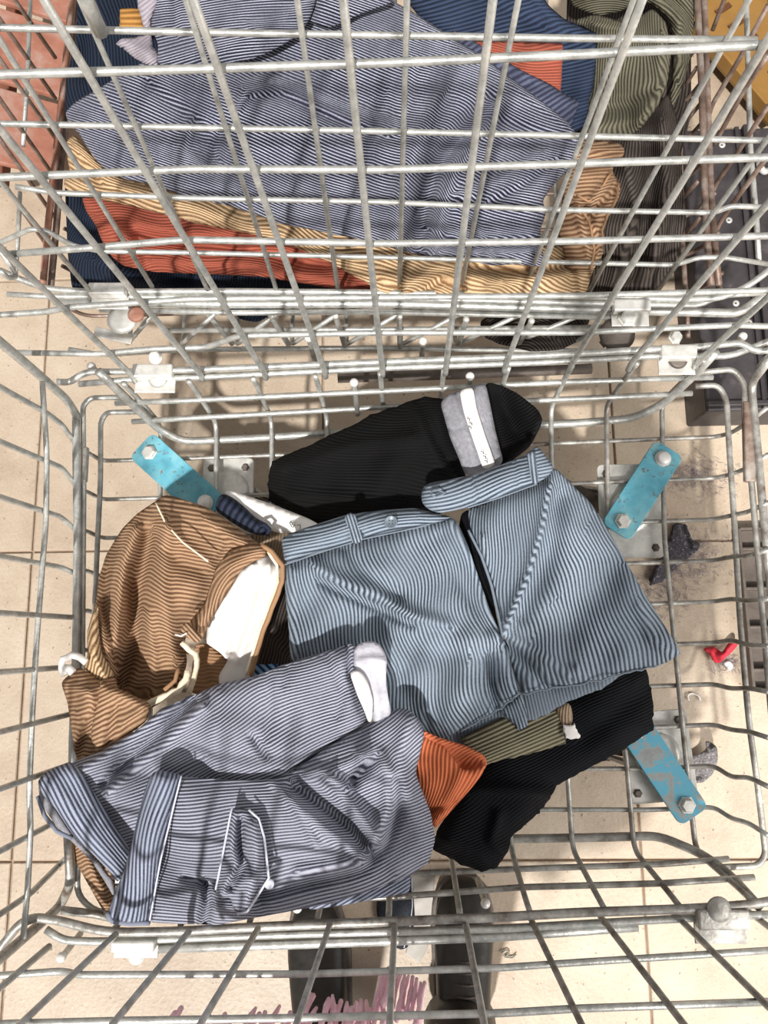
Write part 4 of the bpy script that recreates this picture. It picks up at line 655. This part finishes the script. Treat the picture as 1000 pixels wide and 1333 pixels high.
cloth('tucked_flap', t, [(590, 40), (615, 52), (640, 68), (680, 92), (714, 108), (735, 122), (756, 133), (748, 148), (744, 164), (720, 160), (660, 130), (610, 80)], .425, cord('navy_reverse', '#55596e', '#2b2e3f', .0075, .3), [([(640, 72), (700, 105), (745, 135)], .003, 4), ([(668, 130), (690, 105)], -.003, 4)], ('lin', 60), .006, 6, .001, step=4)
cloth('main_panel', t, [(84, 147), (98, 132), (130, 114), (160, 95), (205, 70), (300, 50), (360, 30), (420, -60), (470, -60), (510, 0), (545, 20), (576, 40), (627, 72), (680, 112), (738, 157), (757, 182), (755, 200), (735, 226), (716, 246), (706, 262), (712, 276), (703, 300), (708, 334), (706, 347), (670, 344), (640, 346), (600, 336), (560, 334), (520, 326), (480, 314), (420, 302), (360, 290), (330, 278), (300, 268), (270, 262), (240, 256), (200, 240), (165, 234), (140, 222), (128, 212), (114, 192), (102, 172), (92, 165)],
      [(90, 150, .40), (250, 160, .43), (500, 100, .46), (500, 260, .44), (700, 200, .44), (640, 320, .41), (350, 270, .41), (560, 40, .455)], C_NAVYS, [([(640, 140), (596, 185), (566, 225), (552, 275), (548, 325)], -.026, 14, .15), ([(616, 190), (590, 225), (576, 270), (570, 320)], .016, 12), ([(575, 130), (540, 200), (520, 260), (515, 310)], .012, 14), ([(320, 110), (345, 102), (378, 110), (440, 135), (520, 160)], .010, 8), ([(330, 125), (370, 122), (430, 150), (500, 175)], -.010, 8), ([(310, 140), (322, 118), (352, 108)], .010, 6), ([(500, 130), (484, 180), (470, 230)], -.006, 12), ([(540, 90), (530, 140)], .006, 10), ([(200, 110), (260, 160), (280, 200)], -.008, 12), ([(250, 160), (240, 195), (265, 215)], .008, 8), ([(290, 170), (276, 215)], -.008, 7),
       ([(120, 150), (200, 190), (300, 240)], .006, 14), ([(512, 4), (576, 44), (640, 86), (740, 162)], .006, 5), ([(600, 250), (650, 235), (700, 200)], .010, 9), ([(640, 260), (680, 240), (720, 210)], -.008, 8), ([(560, 300), (600, 315), (700, 310)], -.012, 8), ([(555, 318), (610, 328), (700, 325)], .010, 6), ([(630, 150), (690, 165), (740, 180)], -.006, 10), ([(600, 270), (625, 300), (640, 330)], .008, 8)], ('lin', 112), .02, 10, .004, step=4)
cloth('top_fold', t, [(195, 30), (200, -60), (425, -60), (412, 0), (404, 24), (390, 44), (376, 54), (350, 68), (325, 78), (290, 84), (240, 86), (205, 84), (206, 58)], [(210, 40, .46), (380, 20, .485), (300, 70, .475)], C_NAVYS, [([(212, 78), (290, 60), (400, 5)], .006, 12), ([(230, -10), (232, 40)], -.006, 9), ([(330, 30), (385, 35)], .006, 8)], ('lin', 82), .014, 9, .003, step=4)
cloth('dark_fold', t, [(404, -60), (480, -60), (512, 2), (470, 18), (430, 36), (402, 28), (412, 0)], .475, C_NAVYS, [([(430, 0), (500, 10)], .005, 12)], ('lin', 108), .01, 8, .002, step=4)
t = one('lavender_offcut', 'torn lavender-grey offcut at the upper left corner of the striped trousers', 'cloth', loc=(190, 60))
cloth('offcut', t, [(150, 58), (158, 50), (190, 46), (180, 10), (176, -20), (215, -20), (205, 5), (196, 25), (198, 60), (209, 74), (205, 84), (192, 84), (186, 82), (172, 74), (160, 62)], .455, C_LAV, [([(160, 54), (195, 70)], .005, 8)], ('lin', 60), .005, 5, .002, fray=.5, step=4)
t = one('amber_offcut', 'small amber corduroy offcut beside the lavender-grey one', 'cloth', loc=(170, 24))
cloth('offcut', t, [(156, 12), (170, 10), (184, 12), (187, 24), (187, 37), (170, 36), (156, 36)], .44, cord('amber_corduroy', '#b5854a', '#7d5526', .006, .2), [], ('lin', 90), .003, 4, .001, fray=.5, step=4)

# ------------------------------------------------------------------ things on the floor
def scrap(name, label, pts, zc, mat, folds=(), th=.003, **k):
    o = cloth(name, None, pts, zc, mat, folds, ('lin', 20), .003, 5, .001, step=3, thick=th, **k); return tag(o, label, 'scrap')
scrap('felt_scrap', 'charcoal felt scrap on the floor right of the shorts, seen through the mesh', [(876, 684), (884, 680), (894, 684), (899, 700), (912, 708), (909, 716), (880, 740), (862, 758), (846, 762), (845, 752), (856, 734), (864, 722), (850, 716), (856, 710), (872, 704)], .012, FELT, [([(888, 684), (898, 712)], -.005, 3), ([(860, 730), (850, 758)], .005, 5)], fray=.4)
scrap('felt_scrap', 'curled flecked grey felt scrap beside the lower right castor', [(896, 985), (910, 982), (920, 975), (921, 963), (934, 972), (935, 990), (928, 1008), (914, 1020), (906, 1018), (908, 1024), (897, 1028), (894, 1012), (900, 1006)], [(900, 1000, .012), (930, 975, .03)], FELT2, [([(920, 966), (922, 978), (934, 972)], .012, 4), ([(897, 1014), (912, 1010)], -.006, 3)])
scrap('red_scrap', 'folded red fabric scrap on the floor at the right edge of the cart', [(915, 844), (928, 841), (936, 846), (940, 850), (946, 840), (952, 833), (961, 832), (962, 838), (954, 848), (944, 857), (937, 864), (929, 862), (924, 852)], .014, RED, [([(958, 835), (940, 856)], .008, 5), ([(918, 846), (936, 852)], .006, 4), ([(932, 850), (942, 848)], -.006, 2)])
def mound(name, label, pts, r, mat, cat='scrap'):
    V = [P(a, b, .004) for a, b in pts]; o = tube(name, V, r, mat, None, .004, 7); return tag(o, label, cat)
mound('paper_crumb', 'crumpled white crumb beside the red scrap', [(944, 866), (948, 862), (952, 867), (948, 871)], .0045, WHITE)
mound('thread_curl', 'curled off-white thread below the red scrap', [(897, 912), (895, 905), (901, 902), (910, 906), (912, 912)], .0014, WHITE, 'thread')
mound('thread_tuft', 'small grey-green thread tuft right of the boots', [(653, 1240), (660, 1236), (664, 1241), (656, 1246), (668, 1247), (672, 1242)], .0012, mottled('grey_green_thread', [(.3, '#6d7062'), (.7, '#8a8c7c')], 90, .9), 'thread')
mound('white_tuft', 'frayed white thread tuft beside the upper left castor', [(296, 612), (300, 606), (297, 604), (303, 610), (293, 618)], .0018, WHITE, 'thread')
def lint(cx, cy, rx, ry, n, label):
    V, Fc = [], []
    for k in range(n):
        a = random.gauss(0, 1) * rx * .5; b = random.gauss(0, 1) * ry * .5; c = P(cx + a, cy + b, .002 + random.random() * .004); th = random.random() * 6.28; L_ = random.uniform(.006, .016)
        d = Vector((math.cos(th), math.sin(th), random.uniform(-.1, .3))) * L_; tube_data([c - d * .5, c + Vector((-d.y, d.x, .001)) * .2, c + d * .5], .00035, 3, False, V, Fc)
    o = put('lint', mesh('lint', V, Fc), LINT); o['kind'] = 'stuff'; tag(o, label, 'lint')
lint(890, 725, 55, 40, 420, 'purple-grey lint gathered around the charcoal felt scrap'); lint(905, 620, 45, 25, 260, 'purple-grey lint below the upper right blue plate'); lint(860, 775, 45, 30, 240, 'loose lint beside the right edge of the shorts')
lint(945, 862, 24, 14, 90, 'lint around the red scrap')
# low steel channel on the floor at the right edge
t = thing('steel_channel', 'low dark steel channel with cross ribs on the floor at the right edge', 'channel', P(980, 795, 0))
A_, B_ = P(962, 700, .0), P(996, 895, .0)
cx_ = (A_.x + B_.x) / 2 + .012; y0_, y1_ = P(985, 897, 0).y, P(970, 690, 0).y; wd = .078; x0_ = P(962, 800, 0).x
box('channel_base', (x0_ + wd / 2, (y0_ + y1_) / 2, .003), (wd, y1_ - y0_, .006), CHAN, t)
for xx in (x0_ + .003, x0_ + wd - .003): box('channel_side', (xx, (y0_ + y1_) / 2, .016), (.006, y1_ - y0_, .026), CHAN, t)
for q in (0.0, .12, .38, .62, .87, 1.0): box('rib', (x0_ + wd / 2, lerp(y0_, y1_, q), .014), (wd - .012, .006, .02), CHAN, t)
for q in (.2, .55): lathe('rivet', (x0_ + wd * .6, lerp(y0_, y1_, q), .006), [(.004, 0), (.003, .003)], ZINC, t, 10)
# dark metal cabinet at the upper right
t = thing('metal_cabinet', 'low dark grey metal cabinet lying at the upper right beside the carts', 'cabinet', P(970, 360, 0))
zc_ = .10; xa, ya, yb_ = P(908, 530, .06).x, P(930, 535, zc_).y, P(930, 168, zc_).y
box('cabinet_body', ((xa + 1.2) / 2, (ya + yb_) / 2, zc_ / 2), (1.2 - xa, yb_ - ya, zc_), DARKP, t, 0, .004)
box('cabinet_lip', ((xa + 1.2) / 2, ya + .012, zc_ + .004), (1.2 - xa, .010, .008), DARKP, t, 0, .002); box('cabinet_lip', (xa + .10, (ya + yb_) / 2, zc_ + .003), (.008, yb_ - ya, .006), DARKP, t, 0, .001)
box('cabinet_lip', (P(985, 300, zc_).x, (ya + yb_) / 2, zc_ + .006), (.02, yb_ - ya, .012), DARKP, t, 0, .002)
for a, b in ((949, 287), (958, 395), (940, 189), (975, 420)):
    s_ = lathe('screw', P(a, b, zc_), [(.0062, 0), (.0062, .0015), (.004, .003)], ZINC, t, 14); box('screw_slot', P(a, b, zc_ + .003) , (.005, .0014, .0006), INK, s_, .6, 0); box('screw_slot', P(a, b, zc_ + .003), (.0014, .005, .0006), INK, s_, .6, 0)
tube('cabinet_handle', [P(990, 205, zc_), P(988, 214, zc_ + .02), P(994, 224, zc_ + .02), P(1006, 220, zc_)], .006, ZINC, t, .01)
# amber plastic tray
t = thing('amber_tray', 'amber plastic pallet board with rows of slots at the top right corner', 'tray', P(970, 40, 0))
tl = Matrix.Rotation(0, 4, 'Z'); ctr = P(985, 20, .05); ang = math.radians(40)
box('board', ctr, (.42, .26, .02), YELP, t, -ang - .3, .003)
for i in range(9):
    for j in range(2):
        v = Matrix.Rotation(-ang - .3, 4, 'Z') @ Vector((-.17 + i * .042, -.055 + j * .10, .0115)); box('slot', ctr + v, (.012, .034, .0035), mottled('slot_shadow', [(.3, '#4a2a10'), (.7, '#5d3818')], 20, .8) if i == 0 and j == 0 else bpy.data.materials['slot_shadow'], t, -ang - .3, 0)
v = Matrix.Rotation(-ang - .3, 4, 'Z') @ Vector((0, -.128, .012)); box('board_edge', ctr + v, (.42, .008, .03), YELP, t, -ang - .3, .002)
# weathered orange slats at the left
t = thing('orange_crate', 'weathered orange slatted crate side standing at the upper left', 'crate', P(40, 100, 0))
for k in range(5):
    y0 = P(50, 222, .12).y + k * .17; box('slat', (P(88, 222, .1).x - .075, y0 + .08, .12), (.13, .155, .012), ORANGEP, t, 0, .003, tilt=Matrix.Rotation(math.radians(28), 4, 'Y'))
box('crate_rail', (P(88, 222, .1).x - .13, P(50, 222, .12).y + .42, .10), (.02, .86, .03), mottled('brown_wood', [(.3, '#5a3526'), (.7, '#7d4d38')], 20, .7), t)

# ------------------------------------------------------------------ the person standing in front of the cart
me_p = thing('person', 'person in black boots and blue jeans standing in front of the cart', 'person', P(510, 1290, 0))
def skin(name, joints, edges, mat, parent, sub=2, label=None):
    me = bpy.data.meshes.new(name); me.from_pydata([j[:3] for j in joints], edges, []); me.update()
    o = put(name, me, mat, parent, label); sk = o.modifiers.new('skin', 'SKIN'); lay = me.skin_vertices[0].data
    for i, j in enumerate(joints): lay[i].radius = (j[3], j[4] if len(j) > 4 else j[3]); lay[i].use_root = (i == 0)
    sk.use_smooth_shade = True; s = o.modifiers.new('sub', 'SUBSURF'); s.levels = sub; s.render_levels = sub; return o
FL_, FR2 = P(424, 1395, .08), P(600, 1290, .12) - Vector((0, .078, 0))
BX, BY = .13, -.79
SKINM = mottled('skin', [(.3, '#c79274'), (.7, '#d9a688')], 10, .55)
J = [(BX, BY, .92, .13, .10), (BX - .09, BY, .84, .085), (FL_.x, FL_.y - .02, .48, .058), (FL_.x, FL_.y - .03, .10, .034), (BX + .09, BY, .84, .085), (FR2.x, FR2.y, .48, .058), (FR2.x, FR2.y - .01, .10, .034), (BX, BY, 1.12, .125, .09), (BX, BY - .01, 1.32, .15, .09), (BX, BY - .02, 1.41, .06), (BX, BY, 1.48, .052),
     (BX, BY + .03, 1.57, .085, .10), (BX, BY + .03, 1.66, .07, .08), (BX - .17, BY - .02, 1.36, .052), (BX - .24, BY - .06, 1.10, .042), (BX - .20, BY + .06, .92, .034), (BX + .17, BY - .01, 1.36, .052), (BX + .20, BY + .28, 1.14, .042), (.085, -.17, 1.34, .030),
     (FL_.x, FL_.y + .05, .055, .026), (FR2.x, FR2.y + .05, .055, .026)]
for q in range(5):                               # the raised hand: palm, four fingers and a thumb
    J += [(.075 + .010 * (q - 2), -.125 - (.02 if q == 0 else 0), 1.375, .009)] if q else [(.105, -.14, 1.372, .010)]
    J += [(.060 + .010 * (q - 2), -.105, 1.40 + .004 * q, .0075)] if q else [(.110, -.115, 1.385, .008)]
E_ = [(18, 21 + 2 * q) for q in range(5)] + [(21 + 2 * q, 22 + 2 * q) for q in range(5)] + [(0, 1), (1, 2), (2, 3), (3, 19), (0, 4), (4, 5), (5, 6), (6, 20), (0, 7), (7, 8), (8, 9), (9, 10), (10, 11), (11, 12), (8, 13), (13, 14), (14, 15), (8, 16), (16, 17), (17, 18)]
skin('body', J, E_, SKINM, me_p)
skin('coat', [(BX, BY, .86, .17, .13), (BX, BY, 1.1, .155, .115), (BX, BY - .01, 1.32, .18, .115), (BX, BY - .02, 1.40, .09), (BX - .18, BY - .02, 1.35, .072), (BX - .25, BY - .06, 1.10, .060), (BX - .19, BY + .07, .93, .052), (BX + .18, BY - .01, 1.35, .072), (BX + .20, BY + .28, 1.14, .060), (.10, -.21, 1.32, .044)], [(0, 1), (1, 2), (2, 3), (2, 4), (4, 5), (5, 6), (2, 7), (7, 8), (8, 9)], DKJEAN, me_p)
skin('jeans', [(BX, BY, .93, .14, .11), (BX - .09, BY, .84, .10), (FL_.x, FL_.y - .03, .48, .070), (FL_.x, FL_.y - .02, .17, .048), (BX + .09, BY, .84, .10), (FR2.x, FR2.y - .01, .48, .070), (FR2.x + .004, FR2.y - .005, .15, .062)], [(0, 1), (1, 2), (2, 3), (0, 4), (4, 5), (5, 6)], JEAN, me_p)
skin('hair', [(BX, BY - .01, 1.64, .10, .10), (BX, BY - .03, 1.54, .09, .07)], [(0, 1)], mottled('brown_hair', [(.3, '#2b1c12'), (.7, '#4a3220')], 60, .5), me_p)
def boot(cxh, cyh, cxt, cyt, leg, z0s, z1s, label=None, w0=.042):
    h, tt = P(cxh, cyh, .03), P(cxt, cyt, .03); h.z = tt.z = 0; d = (tt - h); L_ = d.length; d.normalize(); n = Vector((-d.y, d.x, 0)); V, Fc = [], []; S = 20
    prof = [(0, .034, .105, .0), (.08, .042, .125, 0), (.22, .044, .125, 0), (.38, .043, .110, 0), (.52, .046, .090, 0), (.68, .050, .070, 0), (.82, .048, .058, 0), (.93, .038, .048, 0), (1.0, .018, .034, 0)]
    for (t_, hw_, ht, _) in prof:
        hw_ = hw_ * w0 / .042
        for k in range(S):
            a = 2 * math.pi * k / S; x = math.cos(a); y = math.sin(a); x = math.copysign(abs(x) ** .8, x); y = math.copysign(abs(y) ** .8, y); c = h + d * L_ * t_
            V.append(c + n * x * hw_ + Vector((0, 0, .016 + (ht - .016) * (y * .5 + .5))))
    for i in range(len(prof) - 1):
        for k in range(S): a = i * S + k; b = i * S + (k + 1) % S; Fc.append((a, b, b + S, a + S))
    Fc.append(tuple(range(S))[::-1]); Fc.append(tuple((len(prof) - 1) * S + k for k in range(S)))
    o = put('boot', mesh('boot', V, Fc), BLACKL, me_p, label); m = o.modifiers.new('sub', 'SUBSURF'); m.levels = m.render_levels = 1
    q = []
    for side in (1, -1):
        for (t_, hw_, ht, _) in (prof if side == 1 else prof[::-1]): c = h + d * L_ * t_ + n * side * (hw_ * w0 / .042 + .004); q.append((c.x, c.y))
    prism('sole', q, 0, .02, RUBBER, o, .003)
    sh = [Vector((leg.x, leg.y - .012 + .02 * (1 - k / 3), lerp(z0s, z1s, k / 3))) for k in range(4)]
    V, Fc = tube_data(sh, lambda p, t: .058 - .003 * t, 20, False); s_ = put('shaft', mesh('shaft', V, Fc), BLACKL, o); m = s_.modifiers.new('th', 'SOLIDIFY'); m.thickness = .004
    for i in range(5):
        c = h + d * L_ * (.40 + i * .05) + Vector((0, 0, .108 - i * .0075)); tube('lace', [c - n * .026 - Vector((0, 0, .008)), c + Vector((0, 0, .003)), c + n * .026 - Vector((0, 0, .008))], .0022, BOOT2, o, .01)
    return o
boot(430, 1440, 408, 1168, FL_, .075, .27); boot(600, 1385, 604, 1142, FR2, .06, .17)
t = thing('pink_scarf', 'pink knitted scarf with a thick yarn fringe hanging in front of the cart', 'scarf', (BX, -.42, .5))
YS = -.405
def strand(px, py, ln, lean):
    a = P(px, py, Y=YS + random.uniform(-.01, .01)); b = a + Vector((lean, random.uniform(-.006, .006), ln)); m = (a + b) / 2 + Vector((random.uniform(-.003, .003), 0, 0)); pts = [a, a.lerp(m, .5), m, m.lerp(b, .5), b]
    tube('fringe_strand', pts, lambda p, t: .0034 + .0007 * math.sin(p.z * 900) - (.0010 if t == 0 else 0), PINK, t, 0, 7)
for px, py in [(228, 1318), (236, 1312), (240, 1325), (262, 1326), (272, 1322), (284, 1328), (293, 1320), (299, 1330), (333, 1312), (338, 1320), (345, 1318), (352, 1322), (358, 1318), (364, 1310), (370, 1324), (378, 1318), (404, 1294), (408, 1296), (412, 1312), (428, 1300), (433, 1296), (438, 1310), (444, 1303), (452, 1305), (458, 1312), (464, 1304), (470, 1302), (477, 1303), (483, 1314), (492, 1304), (498, 1304), (476, 1320), (420, 1322)]: strand(px, py, .075, random.uniform(-.006, .006))
for i in range(11): strand(501 + i * 5.2, 1258 + abs(i - 1) * 2.2 + random.uniform(0, 5) if i else 1262, .10, -.008)
a, b = P(225, 1330, Y=YS).x - .01, P(556, 1330, Y=YS).x + .01; zt = P(450, 1300, Y=YS).z + .07
V, Fc = [], []; nx = 24; nz_ = 14
for s in (0, 1):
    for j in range(nz_ + 1):
        for i in range(nx + 1):
            u, v_ = i / nx, j / nz_; cxm = lerp((a + b) / 2, BX, v_); ww = lerp(b - a, .24, v_ ** .6); V.append((cxm + (u - .5) * ww, lerp(YS, BY + .15, v_ ** .45) + .006 * math.sin(i * 1.9) - s * .012, lerp(zt, 1.36, v_)))
for s in (0, 1):
    o_ = s * (nx + 1) * (nz_ + 1)
    for j in range(nz_):
        for i in range(nx): q = o_ + j * (nx + 1) + i; f = (q, q + 1, q + nx + 2, q + nx + 1); Fc.append(f if s else f[::-1])
put('knitted_panel', mesh('knitted_panel', V, Fc), PINK, t)
# dark denim piece and a pale strip on the floor between the boots
o = cloth('denim_piece', None, [(492, 1140), (536, 1140), (540, 1200), (533, 1232), (522, 1238), (505, 1226), (490, 1190)], .012, DKJEAN, [([(500, 1150), (520, 1225)], .004, 8)], ('lin', 0), .003, 6, .001); tag(o, 'dark navy denim piece with white stitching on the floor between the boots', 'cloth')
seam('stitching', o, [(536, 1142), (537, 1180), (534, 1205), (526, 1234)], .0145, .0007, SEAM)
o = prism('pale_strip', [tuple(P(a, b, 0)[:2]) for a, b in ((536, 1140), (566, 1140), (562, 1195), (556, 1235), (546, 1252), (528, 1240), (538, 1205))], .0, .005, CARD, None, .001); tag(o, 'pale grey strip lying beside the denim piece on the floor', 'strip')
